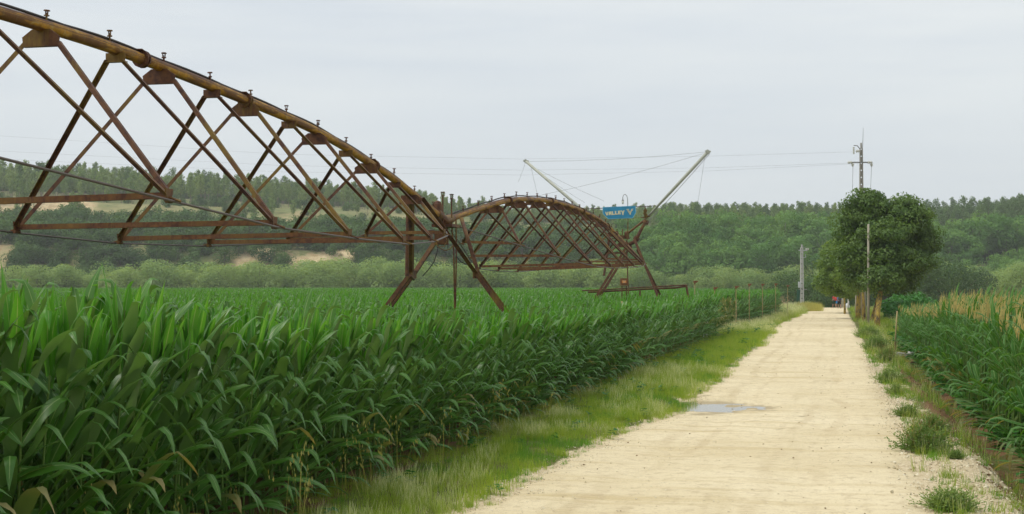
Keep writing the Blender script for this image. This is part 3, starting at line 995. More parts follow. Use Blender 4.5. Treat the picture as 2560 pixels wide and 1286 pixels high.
nodes1 = [(5.0, 0.97, 4.35, 4.3), (8.2, 1.4, 4.32, 4.25), (11.4, 1.5, 4.3, 4.2), (14.6, 1.45, 4.22, 4.0), (17.85, 2.05, 3.89, 3.82), (21.06, 2.08, 3.70, 3.67),
          (24.2, 2.1, 3.65, 3.60), (27.5, 2.0, 3.65, 3.64), (30.6, 1.62, 3.80, 3.79), (33.9, 0.97, 4.05, 4.05)]
span('pivot_span', 'large near rusty arched pipe span with hanging lattice truss over the corn', PIPE1, nodes1, None,
     [y for y in np.arange(18.45 - 1.62 * 10, 36.8, 1.62)], [8.0, 14.5, 21.0, 24.7, 31.6], (on_line(1.4, 4.3), on_line(36.9, 4.25)))
nodes2 = [(42.4, 0.87, 4.04, 4.10), (45.6, 1.45, 3.74, 3.75), (48.6, 1.95, 3.53, 3.45), (51.9, 2.1, 3.50, 3.41), (55.1, 2.1, 3.55, 3.40), (58.4, 2.0, 3.62, 3.50),
          (61.6, 1.9, 3.72, 3.66), (64.9, 1.5, 3.86, 3.90), (68.1, 0.95, 4.02, 4.10)]
span('pivot_span', 'far rusty arched pipe span reaching from the tower to the pivot frame', PIPE2, nodes2, None,
     [y for y in np.arange(39.2, 72.8, 1.62)], [44.6, 51.2, 57.6, 64.0], (on_line(38.0, 4.4), on_line(73.0, 4.1)))

# drive tower between the spans
def tower():
    Y = 37.3
    root = empty('drive_tower', (line_x(Y), Y, 0))
    tag(root, 'rusty A-frame drive tower carrying the joint of the two spans in the corn', 'irrigation tower')
    inv = -root.location
    def bld(mb, nm, mat, parent=root, smooth=False):
        o = mb.build(nm, mat, parent, smooth)
        if parent is root: o.location = inv
        return o
    def P(dy, z, w): return V3((line_x(Y), Y, z)) + AX * dy + PX * w
    for sd in (1, -1):
        J = P(0.0, 3.10, sd * 0.84)
        foot = 2.62 * sd
        for dy, zt, fdy in ((-2.55, 4.93, -0.14), (1.15, 4.62, 0.14)):
            mb = MB()
            top = P(dy, zt, sd * 0.10)
            a = J + AX * fdy
            mb.angle(top, a, 0.105, 0.012, up=AX, flip=sd)
            mb.angle(a, P(fdy * 1.6, 0.75, foot), 0.11, 0.012, up=AX, flip=sd)
            bld(mb, 'leg', M['rust'])
        mb = MB()
        mb.box(J, (0.04, 0.42, 0.22), Matrix.Rotation(-math.atan(0.2275), 3, 'Z'))
        mb.box(J + PX * sd * 0.1 + V3((0, 0, -0.05)), (0.22, 0.05, 0.05))
        bld(mb, 'joint_plate', M['rust_moss'])
    mb = MB()
    mb.box(P(0, 0.78, 0), (5.5, 0.16, 0.16), Matrix.Rotation(-math.atan(0.2275), 3, 'Z'))
    bld(mb, 'base_beam', M['rust'])
    for sd in (1, -1):
        c = P(0, 0.6, sd * 2.75)
        mb = MB()
        ax = AX
        pr = [(0.60, -0.10), (0.63, -0.06), (0.63, 0.06), (0.60, 0.10), (0.36, 0.10), (0.36, -0.10)]
        N = 28
        vs, fs = [], []
        for k in range(N):
            a = 2 * math.pi * k / N
            r = PX * math.cos(a) + V3((0, 0, math.sin(a)))
            for (rr, w) in pr: vs.append(c + r * (rr - (0.02 if k % 2 and rr > .5 else 0)) + ax * w)
        m_ = len(pr)
        for k in range(N):
            for q in range(m_):
                fs.append((k * m_ + q, k * m_ + (q + 1) % m_, ((k + 1) % N) * m_ + (q + 1) % m_, ((k + 1) % N) * m_ + q))
        mb.add(vs, fs)
        w_ = bld(mb, 'wheel', M['tyre'])
        mb = MB(); mb.tube([c - ax * 0.07, c + ax * 0.07], 0.35, 20); mb.tube([c - ax * .12, c + ax * .12], 0.09, 10)
        r = mb.build('rim', M['rust'], w_)
    # vertical post at the span side
    mb = MB(); mb.tube([at(1020, 492, 35.6), at(1017, 691, 35.6)], 0.046, 8); bld(mb, 'vertical_post', M['rust'])
    mb = MB(); mb.box(at(1020, 494, 35.6), (0.34, 0.2, 0.09)); bld(mb, 'post_cap', M['rust_moss'])
    mb = MB(); mb.tube([at(1026, 690, 36.2), at(1034, 699, 36.8)], 0.035, 6); bld(mb, 'cross_piece', M['rust'])
    # control box, round housing
    mb = MB(); mb.box(at(1104, 598, 37.0), (0.36, 0.3, 0.30)); b = bld(mb, 'control_box', M['rust_moss'])
    mb = MB(); mb.box(at(1104, 598, 36.84), (0.31, 0.015, 0.25)); mb.build('lid', M['rust'], b)
    mb = MB(); c = at(1094, 516, 38.2)
    mb.tube([c + V3((0, 0, -0.22)), c + V3((0, 0, 0.05)), c + V3((0, 0, 0.12)), c + V3((0, 0, 0.15))], [0.115, 0.115, 0.09, 0.03], 12)
    bld(mb, 'motor_housing', M['rust'], smooth=False)
    for px, top in ((1107, 480), (1129, 486)):
        mb = MB(); a = at(px, 545, 37.2); t = at(px, top + 12, 37.2)
        mb.tube([a, t], 0.022, 6)
        r = bld(mb, 'riser_pipe', M['rust_moss'])
        mb = MB()
        mb.box(t + V3((0, 0, .02)), (0.07, 0.07, 0.03)); mb.box(t + V3((-.03, 0, .07)), (0.012, 0.02, 0.09)); mb.box(t + V3((.03, 0, .07)), (0.012, 0.02, 0.09)); mb.box(t + V3((0, 0, .115)), (0.11, 0.09, 0.022))
        mb.build('sprinkler_head', M['rust'], r)
    for px0, px1, yb in ((1128, 1137, 735), (1140, 1138, 728)):
        mb = MB(); mb.tube([at(px0, 548, 37.6), at((px0 + px1) / 2 + 2, 630, 37.6), at(px1, yb + 60, 37.6)], 0.024, 6); bld(mb, 'drop_pipe', M['rust_moss'])
    # hoses
    def hose(pts, r=0.014, nm='hose', mat='cable'):
        mb = MB(); mb.tube(pts, r, 6); bld(mb, nm, M[mat], smooth=True)
    hose([at(1097, 607, 36.9), at(1093, 630, 36.9), at(1085, 655, 36.9), at(1070, 676, 36.9), at(1057, 690, 36.9)])
    hose([at(1089, 608, 36.8), at(1098, 620, 36.8), at(1112, 627, 36.8), at(1126, 623, 36.8), at(1134, 612, 36.8)], mat='rust_moss')
    hose([at(1087, 600, 36.6), at(1096, 618, 36.6), at(1110, 617, 36.6), at(1118, 602, 36.6), at(1112, 588, 36.6)], 0.012, mat='rust_moss')
    hose([at(1140, 640, 37), at(1152, 655, 37), at(1166, 661, 37), at(1178, 655, 37)])
    # elbow and coupling at the joint
    mb = MB(); mb.tube([on_line(36.6, 4.66), on_line(37.3, 4.5), on_line(38.0, 4.6)], [0.12, 0.135, 0.12], 14); bld(mb, 'pipe_coupling', M['rust_moss'])
    for k in range(5):
        mb = MB()
        a = P(-0.5 + k * 0.28, 4.68 + 0.04 * math.sin(k * 2), 0.1 - 0.05 * k); mb.tube([a, a + V3((0.02, 0, -0.4 - 0.05 * k))], 0.016, 5)
        bld(mb, 'clamp_rod', M['rust_moss'])
    mb = MB(); mb.box(P(0.2, 4.38, 0), (0.55, 0.9, 0.08), Matrix.Rotation(-math.atan(0.2275), 3, 'Z')); bld(mb, 'head_plate', M['rust'])
tower()

# pivot frame at the far end
def pivot():
    Y = 73.4
    B = V3((line_x(Y), Y, 0))
    root = empty('center_pivot', B)
    tag(root, 'rusty four-legged pivot frame with pipe elbow at the far end of the spans', 'pivot frame')
    inv = -root.location
    def bld(mb, nm, mat, parent=root, smooth=False):
        o = mb.build(nm, mat, parent, smooth)
        if parent is root: o.location = inv
        return o
    legs = [((1566, 598, 73), (1500, 724, 74)), ((1580, 604, 72.6), (1642, 742, 72)), ((1526, 596, 75), (1517, 690, 76)), ((1572, 598, 74), (1500, 730, 73))]
    for (t, f) in ((at(1583, 600, 72.8), at(1643, 745, 72.0)), (at(1567, 610, 73.2), at(1499, 722, 73.2)), (at(1575, 612, 74.8), at(1508, 722, 74.9)), (at(1590, 625, 74.8), at(1648, 740, 75.6))):
        d = (f - t); d = d / -d.z
        f2 = t + d * t.z
        mb = MB(); mb.angle(t, f2, 0.13, 0.014, up=AX)
        bld(mb, 'leg', M['rust'])
    mb = MB(); mb.tube([at(1524, 590, 76), at(1510, 690, 76)], 0.07, 6); bld(mb, 'ladder_post', M['rust'])
    mb = MB(); mb.tube([at(1572, 760, 73.6), at(1566, 600, 73.6)], 0.03, 8); bld(mb, 'riser_pipe', M['rust'])
    # platform and motors
    mb = MB(); mb.box(at(1551, 597, 73.6), (0.95, 0.5, 0.03)); bld(mb, 'platform', M['rust'])
    for px in (1541, 1567):
        mb = MB(); c = at(px, 588, 73.5)
        mb.tube([c + V3((0, 0, -0.17)), c + V3((0, 0, 0.10)), c + V3((0, 0, 0.18)), c + V3((0, 0, 0.2))], [0.13, 0.13, 0.09, 0.02], 12)
        bld(mb, 'motor', M['rust'])
    mb = MB(); mb.box(at(1554, 593, 73.4), (0.3, 0.26, 0.17)); bld(mb, 'gear_box', M['rust'])
    mb = MB(); mb.box(at(1560, 613, 73.4), (0.42, 0.3, 0.25)); bld(mb, 'collar_box', M['rust_moss'])
    mb = MB(); mb.tube([at(1556, 588, 73.4), at(1556, 573, 73.4)], 0.03, 6); bld(mb, 'lever', M['rust_moss'])
    mb = MB(); mb.box(at(1538, 633, 74), (1.0, 0.08, 0.09)); bld(mb, 'tie_bar', M['rust'])
    # overhanging elbow pipe
    pts = [at(1570, 613, 73.2), at(1584, 606, 73.1), at(1592, 597, 73.0), at(1600, 580, 73.0), at(1608, 565, 73.0), at(1614, 556, 73.0)]
    mb = MB(); mb.tube(pts, [0.10, 0.10, 0.095, 0.085, 0.085, 0.09], 12); e = bld(mb, 'elbow_pipe', M['rust'], smooth=True)
    for a, b in ((at(1589, 600, 73.05), at(1593, 595, 73.0)), (at(1613, 559, 73), at(1616, 552, 73))):
        mb = MB(); mb.tube([a, b], 0.155, 14)
        for k in range(7):
            d = (b - a).normalized(); s1 = d.cross(V3((0, 1, 0))).normalized(); s2 = d.cross(s1)
            q = (s1 * math.cos(k * .9) + s2 * math.sin(k * .9)) * 0.125
            mb.tube([a + q - d * 0.05, b + q + d * 0.05], 0.018, 5)
        mb.build('pipe_flange', M['rust'], e)
    # control box on its post by the legs
    mb = MB(); mb.box(at(1560.5, 705, 72.6), (0.40, 0.25, 0.36)); cb = bld(mb, 'control_box', M['rust_head'])
    mb = MB(); mb.box(at(1560.5, 705, 72.46), (0.22, 0.01, 0.13)); lb = mb.build('warning_label', M['orange'], cb)
    mb = MB()
    for k in range(3): mb.box(at(1560.5, 702.6 + k * 2.4, 72.45), (0.17 - 0.03 * k, 0.006, 0.018))
    lb['label'] = 'orange warning label'
    mb.build('print_line', M['sign_cream'], cb)
    mb = MB(); mb.box(at(1560.5, 715.5, 72.6), (0.46, 0.25, 0.03)); bld(mb, 'box_shelf', M['rust'])
    for px in (1555, 1566):
        mb = MB(); a = at(px, 716, 72.6); mb.tube([a, V3((a.x, a.y, 0))], 0.03, 6); bld(mb, 'box_post', M['rust'])
pivot()

def wire(name, pts, r, label, cat, group=None, mat='steel'):
    mb = MB(); mb.tube(pts, r, 5)
    return tag(mb.build(name, M[mat], None, True), label, cat, group)

# booms above the pivot
def boom(tip, foot, r0, r1, label, wires, lower=None):
    root = empty('cable_boom', foot)
    tag(root, label, 'boom', 'slanting pale booms above the pivot frame')
    inv = -root.location
    mb = MB(); mb.tube([foot, foot.lerp(tip, .5), tip], [r0, (r0 + r1) / 2 + .015, r1], 10)
    o = mb.build('boom_tube', M['boom'], root, True); o.location = inv
    mb = MB(); mb.box(tip, (0.22, 0.12, 0.16), Matrix.Rotation(0.6, 3, 'Y')); mb.tube([tip + V3((-.15, 0, .05)), tip + V3((.15, 0, .02))], 0.035, 6)
    o = mb.build('boom_cap', M['boom'], root); o.location = inv
    for a, b in wires:
        mb = MB(); mid = a.lerp(b, .5) + V3((0, 0, -0.012 * (a - b).length)); mb.tube([a, a.lerp(b, .25) + V3((0, 0, -0.009 * (a - b).length)), mid, a.lerp(b, .75) + V3((0, 0, -0.009 * (a - b).length)), b], 0.0065, 4)
        o = mb.build('guy_wire', M['steel'], root); o.location = inv
    if lower:
        mb = MB(); mb.tube(lower, [0.06, 0.05], 8); o = mb.build('boom_foot', M['rust_strut'], root, True); o.location = inv
tipL, tipR = at(1315, 404, 76), at(1770, 380, 71.5)
footP = at(1560, 610, 73.5)
boom(tipL, footP + V3((-.1, 0, 0)), 0.055, 0.075, 'pale slanting boom rising to the upper left behind the far span', 
     [(tipL, tipR), (at(1327, 415, 76), at(1344, 490, 76)), (tipL, at(1296, 455, 77)), (at(1345, 424, 76), at(1510, 503, 75)), (at(1370, 447, 76), at(1462, 507, 75))])
boom(tipR, at(1612, 550, 73.2), 0.05, 0.085, 'pale slanting boom rising to the upper right above the blue sign',
     [(at(1760, 384, 71.6), at(1335, 492, 74)), (at(1762, 392, 71.6), at(1745, 505, 72)), (tipR + V3((.05, 0, -.1)), at(1622, 552, 73)), (tipR + V3((0.1, 0, -.1)), at(1600, 575, 73))],
     lower=[at(1572, 582, 73.3), at(1612, 550, 73.2)])

# sign on its bar
def sign():
    L0, R0 = at(1462, 523, 73.0), at(1640, 515, 73.0)
    root = empty('sign_bar', L0)
    tag(root, 'thin steel bar held out above the pivot, carrying the blue sign', 'steel bar')
    inv = -L0
    mb = MB(); mb.tube([L0, R0], 0.022, 6); o = mb.build('bar', M['grey_rod'], root); o.location = inv
    mb = MB(); mb.tube([at(1570, 555, 73.1), at(1569, 600, 73.1)], 0.03, 6); mb.tube([at(1570, 519, 73.1), at(1570, 556, 73.1)], 0.02, 6); o = mb.build('post', M['rust_moss'], root); o.location = inv
    mb = MB(); mb.tube([at(1532, 548, 73.05), at(1612, 544, 73.05)], 0.012, 5); o = mb.build('lower_rail', M['rust_moss'], root); o.location = inv
    mb = MB(); mb.tube([at(1602, 545, 73), at(1625, 541, 73)], 0.03, 5); o = mb.build('end_rail', M['rust'], root); o.location = inv
    # hanging pulley
    pr = empty('pulley_block', at(1613, 521, 73))
    tag(pr, 'yellow rusted pulley block hanging from the bar right of the blue sign', 'pulley')
    b = at(1613, 521, 73)
    mb = MB(); mb.tube([b + V3((0, 0, 0.08)), b + V3((0, 0, -0.06))], 0.03, 6); o = mb.build('hook', M['rust_moss'], pr); o.location = -b
    for k, (dx, dz, r) in enumerate(((0, -0.14, .10), (-.02, -0.27, .09), (.03, -0.38, .10), (0, -0.48, .06))):
        mb = MB(); c = b + V3((dx, 0, dz)); mb.tube([c + V3((0, -.05, 0)), c + V3((0, .05, 0))], [r, r * .8], 9)
        o = mb.build('sheave', M['rust_moss'], pr); o.location = -b
    # sign board: built in its own frame, u right, v up
    c = at(1548, 532, 72.9)
    ex = (R0 - L0).normalized()
    ez = ex.cross(V3((0, -1, 0))).normalized() * -1
    if ez.z < 0: ez = -ez
    ey = ez.cross(ex)
    F = Matrix.Translation(c) @ Matrix(((ex.x, ez.x, -ey.x, 0), (ex.y, ez.y, -ey.y, 0), (ex.z, ez.z, -ey.z, 0), (0, 0, 0, 1)))
    k = 73.0 / FPX
    W, Hh = 41 * k, 15.5 * k
    s = empty('blue_sign', c)
    tag(s, 'blue trapezoid sign lettered VALLEY with winged V emblem, hung under the bar', 'sign')
    sinv = Matrix.Translation(-c)
    outline = [(-W, Hh), (W * 1.01, Hh), (W * 1.03, -Hh * .1), (W * .82, -Hh * .98), (-W * .68, -Hh * .98), (-W, -Hh * .1)]
    mb = MB(); mb.prism(outline, sinv @ F, 0.02); mb.build('rim_plate', M['sign_rim'], s)
    mb = MB(); mb.prism([(p[0] * .965, p[1] * .93) for p in outline], sinv @ F @ Matrix.Translation((0, 0, 0.013)), 0.008); mb.build('face_plate', M['sign_blue'], s)
    # front of F's z axis must look to the camera
    def poly(pts, nm, x0, y0, sc, parent=s):
        mb = MB(); mb.prism([(x0 + p[0] * sc, y0 + p[1] * sc) for p in pts], sinv @ F @ Matrix.Translation((0, 0, 0.021)), 0.008)
        return mb.build(nm, M['sign_cream'], parent)
    glyph = {'V': [(0, 1), (.34, 1), (.5, .45), (.64, 1), (.96, 1), (.66, 0), (.32, 0)],
             'A': [(0, 0), (.1, .85), (.25, 1), (.85, 1), (.85, 0), (.6, 0), (.6, .22), (.35, .22), (.32, 0)],
             'L': [(0, 0), (0, 1), (.34, 1), (.34, .28), (.8, .28), (.8, 0)],
             'E': [(0, 0), (0, 1), (.78, 1), (.78, .74), (.33, .74), (.33, .62), (.7, .62), (.7, .38), (.33, .38), (.33, .26), (.78, .26), (.78, 0)],
             'Y': [(.3, -.25), (.3, .2), (0, 1), (.3, 1), (.47, .55), (.64, 1), (.96, 1), (.66, .2), (.6, -.25)]}
    h = 9.0 * k
    x = -W * .86
    for i, ch in enumerate('VALLEY'):
        poly(glyph[ch], 'letter', x, -Hh * .36 + i * 0.006, h * (1.15 if ch == 'V' else 1.0) if False else h)
        x += {'V': .92, 'A': .95, 'L': .86, 'E': .86, 'Y': .9}[ch] * h
    e0x, e0y, e = W * .47, -Hh * .42, 14.5 * k
    for pts in ([(-.05, 1.0), (.42, 1.0), (.42, .9), (-.05, .9)], [(.0, .82), (.12, .82), (.5, 0), (.47, 0)], [(.02, .82), (.2, .82), (.52, .18), (.52, 0), (.45, 0)],
                [(.25, .82), (.36, .82), (.55, .42), (.70, .82), (.55, .22)], [(.52, 0), (.52, .16), (.76, .75), (1.05, .75), (1.05, .65), (.83, .65), (.6, 0)],
                [(.62, .55), (.8, 1.0), (1.12, 1.0), (1.12, .9), (.88, .9), (.7, .5)], [(.86, .85), (1.0, .85), (1.0, .79), (.84, .79)]):
        poly(pts, 'emblem_stroke', e0x, e0y, e)
    # gooseneck lamp
    lb = at(1569, 518, 73.0)
    lamp = empty('gooseneck_lamp', lb)
    tag(lamp, 'small gooseneck lamp with glass jar standing on the bar over the blue sign', 'lamp')
    pts = [at(1569.5, 518, 73), at(1569, 498, 73), at(1567, 490, 73), at(1562.5, 486, 73), at(1558.5, 488.5, 73), at(1557, 494, 73), at(1557, 500, 73)]
    mb = MB(); mb.tube(pts, 0.017, 7); o = mb.build('neck', M['steel'], lamp, True); o.location = -lb
    c = at(1557, 500, 73)
    mb = MB(); mb.tube([c + V3((0, 0, .02)), c + V3((0, 0, -.05))], [0.03, 0.07], 10); o = mb.build('socket', M['steel'], lamp); o.location = -lb
    mb = MB(); mb.tube([c + V3((0, 0, -.05)), c + V3((0, 0, -.18)), c + V3((0, 0, -.23))], [0.062, 0.055, 0.02], 10); o = mb.build('glass_jar', M['glass_lamp'], lamp, True); o.location = -lb
sign()

# pipe rail and trough near the field corner
def rail():
    a, b, c = at(1455, 727, 74), at(1716, 713, 74.5), at(1722, 752, 74.5)
    root = empty('pipe_rail', V3((a.x, a.y, 0)))
    tag(root, 'low rusty double pipe rail ending in a bent-down end above the corn', 'pipe rail')
    inv = -root.location
    def bl(pts, r, nm):
        mb = MB(); mb.tube(pts, r, 7); o = mb.build(nm, M['rust'], root); o.location = inv
    bl([a, at(1480, 726, 74), b], 0.035, 'top_pipe')
    bl([at(1470, 731, 74), at(1640, 722, 74.3), at(1690, 720, 74.5), at(1716, 716, 74.5)], 0.05, 'lower_pipe')
    bl([b, c], 0.06, 'down_pipe')
    bl([c, V3((c.x, c.y, 0))], 0.05, 'post')
    for px in (1500, 1600):
        q = at(px, 727, 74.1); bl([q, V3((q.x, q.y, 0))], 0.05, 'post')
    q = at(1745, 755, 78)
    t = empty('concrete_block', (q.x, q.y, 0))
    tag(t, 'pale concrete tank wall beside the bent rail end, half hidden by corn', 'concrete tank')
    mb = MB(); mb.box((0, 0, q.z / 2 + .08), (0.95, 0.8, q.z + .18)); o = mb.build('tank_body', M['pale_concrete'], t)
    mb = MB(); mb.box((0, 0, q.z + .2), (1.0, 0.86, 0.06)); mb.build('tank_lid', M['pale_concrete'], t)
rail()

# ------------------------------------------------------------------ sprinkler stakes along the far field edge
stakes = [(1737, 705, 80, 0), (1787, 721, 84, 0), (1840, 718, 91, 0), (1873, 712, 98, 0), (1906, 712, 106, 0), (1939, 711, 116, 0), (1969, 715, 127, 0)]
names = ['first', 'second', 'third', 'fourth', 'fifth', 'sixth', 'seventh']
mbp = MB(); mbp.tube([(0, 0, 0), (0, 0, 1)], [0.033, 0.024], 6); stake_me = mbp.mesh('pole', M['stake'])
mbh = MB(); mbh.box((0.02, 0, 0), (0.17, 0.12, 0.13)); mbh.tube([(0.05, 0, -.02), (0.2, 0, 0.05)], 0.03, 6); mbh.box((0, 0, -0.1), (0.06, 0.06, 0.1)); head_me = mbh.mesh('sprinkler_head', M['rust_head'])
for i, (px, py, Y, _) in enumerate(stakes):
    p = at(px, py, Y)
    r = empty('sprinkler_stake', (p.x, p.y, 0))
    tag(r, 'thin stake with rusty sprinkler head, %s of seven from the bent rail' % names[i], 'sprinkler stake', 'sprinkler stakes along the far field edge')
    o = link('pole', stake_me, r); o.scale = (1, 1, p.z - 0.1)
    h = link('sprinkler_head', head_me, r, (0, 0, p.z)); h.rotation_euler = (0, 0, rng.uniform(-1, 1))

# marker pole by the right ditch, stake in left corn
def pole(name, base, top, r0, r1, mat, label, cat, group=None, n=8, bend=0.0):
    mb = MB()
    b = V3(base)
    t = V3(top)
    mb.tube([V3((0, 0, -0.3)), (t - b) * 0.5 + V3((bend, 0, 0)), t - b], [r0, (r0 + r1) / 2, r1], n)
    o = mb.build(name, M[mat], None, True, loc=b)
    return tag(o, label, cat, group)
b = on_ground(2236, 882, -0.35)
pole('marker_pole', b, at(2243, 778, b.y), 0.04, 0.032, 'stake', 'thin straight pale pole standing by the concrete slab in the ditch', 'pole')
b = at(1555, 735, 70)
b = at(1555, 757, 46)
pole('field_stake', (b.x, b.y, 0), (b.x, b.y, b.z + .05), 0.02, 0.02, 'stake', 'short yellow stake sticking out of the corn below the control box', 'stake')
# concrete slab over the ditch
c = on_ground(2262, 894, -0.3)
mb = MB()
mb.box((0, 0, 0), (1.0, 1.3, 0.12), Matrix.Rotation(0.12, 3, 'Y')); mb.box((-.45, -.25, 0.05), (.2, .5, .1)); mb.box((.35, .3, .08), (.16, .4, .07))
tag(mb.build('concrete_slab', M['pale_concrete'], None, loc=c + V3((0, 0, 0.12))), 'broken pale concrete slab lying across the ditch at the pole foot', 'concrete slab')

# ------------------------------------------------------------------ utility poles
def concrete_pole(base, H, w0, w1, name, label, mat='concrete', holes=True):
    root = empty(name, base)
    tag(root, label, 'utility pole')
    # I-section post: two flanges and a web with openings
    def wd(z): return w0 + (w1 - w0) * z / H
    mb = MB()
    for sx in (-1, 1):
        vs = []
        for z in (-0.3, H):
            w = wd(max(z, 0)); x0 = sx * w / 2
            for dx in (0, -sx * w * .26):
                for y_ in (-w * .38, w * .38): vs.append((x0 + dx, y_, z))
        mb.add(vs, [(0, 1, 5, 4), (2, 6, 7, 3), (0, 4, 6, 2), (1, 3, 7, 5), (4, 5, 7, 6), (0, 2, 3, 1)])
    mb.build('flange', M[mat], root)
    mb = MB()
    z = 0.0
    while z < H:
        zz = min(H, z + 0.62)
        solid = 0.50 if holes else 0.62
        w = wd(z)
        mb.box((0, 0, z + solid / 2), (w * .5, w * .3, solid))
        z = zz
    mb.build('web', M[mat], root)
    return root, wd
def pin_insulator(parent, p, down=False):
    mb = MB()
    s = -1 if down else 1
    p = V3(p)
    mb.tube([p, p + V3((0, 0, s * .10)), p + V3((0, 0, s * .12)), p + V3((0, 0, s * .2)), p + V3((0, 0, s * .22)), p + V3((0, 0, s * .32))], [0.05, 0.13, 0.09, 0.14, 0.08, 0.07], 10)
    mb.build('insulator', M['porcelain'], parent)
def string_insulator(parent, p, d, n=4, r=0.13):
    mb = MB(); p, d = V3(p), V3(d).normalized()
    pts, rr = [], []
    for k in range(n):
        pts += [p + d * (k * .13), p + d * (k * .13 + .05), p + d * (k * .13 + .11)]; rr += [0.05, r, 0.06]
    mb.tube(pts, rr, 10)
    mb.build('insulator', M['porcelain'], parent)

PB = at(2155, 798, 125); 
base = V3((PB.x, PB.y, 0)); Hp = at(2155, 371, 125).z
root, wd = concrete_pole(base, Hp, 0.50, 0.26, 'utility_pole', 'tall concrete power pole with cross-arm rising behind the big round tree')
k = 125 / FPX
za = at(2155, 407, 125).z
mb = MB(); mb.box((0, -0.25, za), (52 * k, 0.09, 0.10)); mb.build('cross_arm', M['steel'], root)
string_insulator(root, (-25 * k, -.25, za), (-1, 0, -0.05), 3, .15); string_insulator(root, (14 * k, -.25, za), (1, 0, 0), 3, .15)
pin_insulator(root, (-23 * k, -.25, za - .05), True); pin_insulator(root, (24 * k, -.25, za - .05), True)
mb = MB(); mb.tube([(-4 * k, -.2, Hp - .1), (-11 * k, -.2, Hp + .2), (-20 * k, -.2, Hp + .22)], 0.04, 6); mb.build('bracket_arm', M['steel'], root)
string_insulator(root, (-20 * k, -.2, Hp + .1), (0, 0, -1), 5, .09)
string_insulator(root, (-4 * k, -.2, Hp - .25), (-1, 0, -.1), 3, .15)
mb = MB(); mb.tube([(3.5 * k, 0, Hp), (5 * k, 0, Hp + 31 * k), (5.4 * k, 0, Hp + 52 * k)], [0.03, 0.02, 0.012], 5); mb.build('aerial_rod', M['steel'], root)
for x0, x1 in ((-22.5, -25), (24, 19)):
    mb = MB(); mb.tube([(x0 * k, -.25, za - .35), ((x0 + x1) / 2 * k, -.25, za - 2.2), (x1 * k, -.25, za - 4.5)], 0.016, 4); mb.build('drop_wire', M['steel'], root)

# small white pole with a meter box
PB = on_ground(2005, 771); base = V3((PB.x, PB.y, gz(PB.x, PB.y))); k2 = PB.y / FPX
H2 = 151 * k2
root, wd = concrete_pole(base, H2, 0.46, 0.32, 'utility_pole', 'short whitewashed concrete pole with meter box at the road bend', mat='pale_concrete')
mb = MB(); mb.box((-3.5 * k2 - .12, -.1, 58 * k2), (7 * k2, 0.3, 15 * k2)); b_ = mb.build('meter_box', M['grey_box'], root)
mb = MB(); mb.box((-3.5 * k2 - .12, -.26, 58 * k2), (6 * k2, 0.02, 13 * k2)); mb.build('lid', M['grey_box'], b_)
mb = MB(); mb.box((3 * k2, 0, 144 * k2), (22 * k2, .1, .1)); mb.build('cross_arm', M['grey_box'], root)
mb = MB(); mb.tube([(-1 * k2, 0, 158 * k2), (10 * k2, 0, 147 * k2)], .05, 5); mb.build('slanting_arm', M['steel'], root)
mb = MB(); mb.tube([(3 * k2, 0, 126 * k2), (9.5 * k2, 0, 126 * k2), (9.5 * k2, 0, 134 * k2)], .04, 5); mb.build('wall_bracket', M['grey_box'], root)
mb = MB(); mb.box((2 * k2, 0, 46 * k2), (20 * k2, .2, .12)); mb.build('shelf_bar', M['steel'], root)
for xx in (15, 20): string_insulator(root, ((xx - 4) * k2, 0, 144.5 * k2), (0, 0, 1), 2, .12)
p = at(1996, 738, PB.y)
mb = MB(); mb.box((0, 0, 0), (8 * k2, .1, 28 * k2), Matrix.Rotation(0.08, 3, 'Y'))
for xx in (-3, 3): mb.tube([(xx * k2, 0, -14 * k2), (xx * k2 - .1, 0, -30 * k2)], .05, 5)
tag(mb.build('green_panel', M['green_panel'], None, loc=p), 'dark green sheet panel on legs beside the whitewashed pole', 'panel')

# power lines to the left
GW = 'overhead wires between the tall pole and the left'
def sagwire(pix, label):
    pts = [at(a, b, Y) for a, b, Y in pix]
    wire('power_line', pts, 0.006, label, 'power line', GW)
sagwire([(2134, 380, 125), (1770, 391, 128), (1300, 398, 132), (700, 386, 137), (0, 340, 143), (-500, 295, 148)], 'topmost of the three thin wires leading left from the tall pole')
sagwire([(2122, 408, 125), (1770, 420, 128), (1300, 426, 132), (700, 414, 137), (0, 378, 143), (-500, 340, 148)], 'middle one of the three thin wires leading left from the tall pole')
sagwire([(2170, 408, 126), (1770, 428, 128), (1300, 438, 132), (700, 430, 137), (0, 398, 143), (-500, 362, 148)], 'lowest of the three thin wires leading left from the tall pole')

# wooden and other posts at the tree row
def post(px, yb, yt, px2, r, mat, label, nm='wooden_post', cat='post', zb=0.0, bend=0.0):
    b = on_ground(px, yb, zb)
    t = at(px2, yt, b.y)
    return pole(nm, (b.x, b.y, gz(b.x, b.y)), t, r, r * 0.75, mat, label, cat, 'posts beside the big round tree', bend=bend)
post(2171, 817, 561, 2171, 0.095, 'old_wood', 'tallest wooden post, in front of the big round tree crown')
post(2169, 816, 731, 2170, 0.085, 'black', 'short black pipe post touching the foot of the tallest wooden post')
post(2155, 799, 692, 2156, 0.11, 'old_wood', 'thick grey post with pointed top left of the tallest wooden post')
post(2139, 790, 709, 2141, 0.09, 'old_wood', 'weathered post next to the yellow trunk behind the pointed post')
post(2163, 797, 720, 2164, 0.07, 'old_wood', 'half-hidden thin post between the pointed post and the tallest post')
post(2121, 772, 741, 2121, 0.12, 'pale_concrete', 'small pale post beyond the yellow trunks, beside the white sack')
post(2107, 770, 738, 2107, 0.12, 'old_wood', 'small pale post just right of the hikers')
post(2102, 771, 710, 2103, 0.13, 'old_wood', 'leaning broken post behind the hikers')

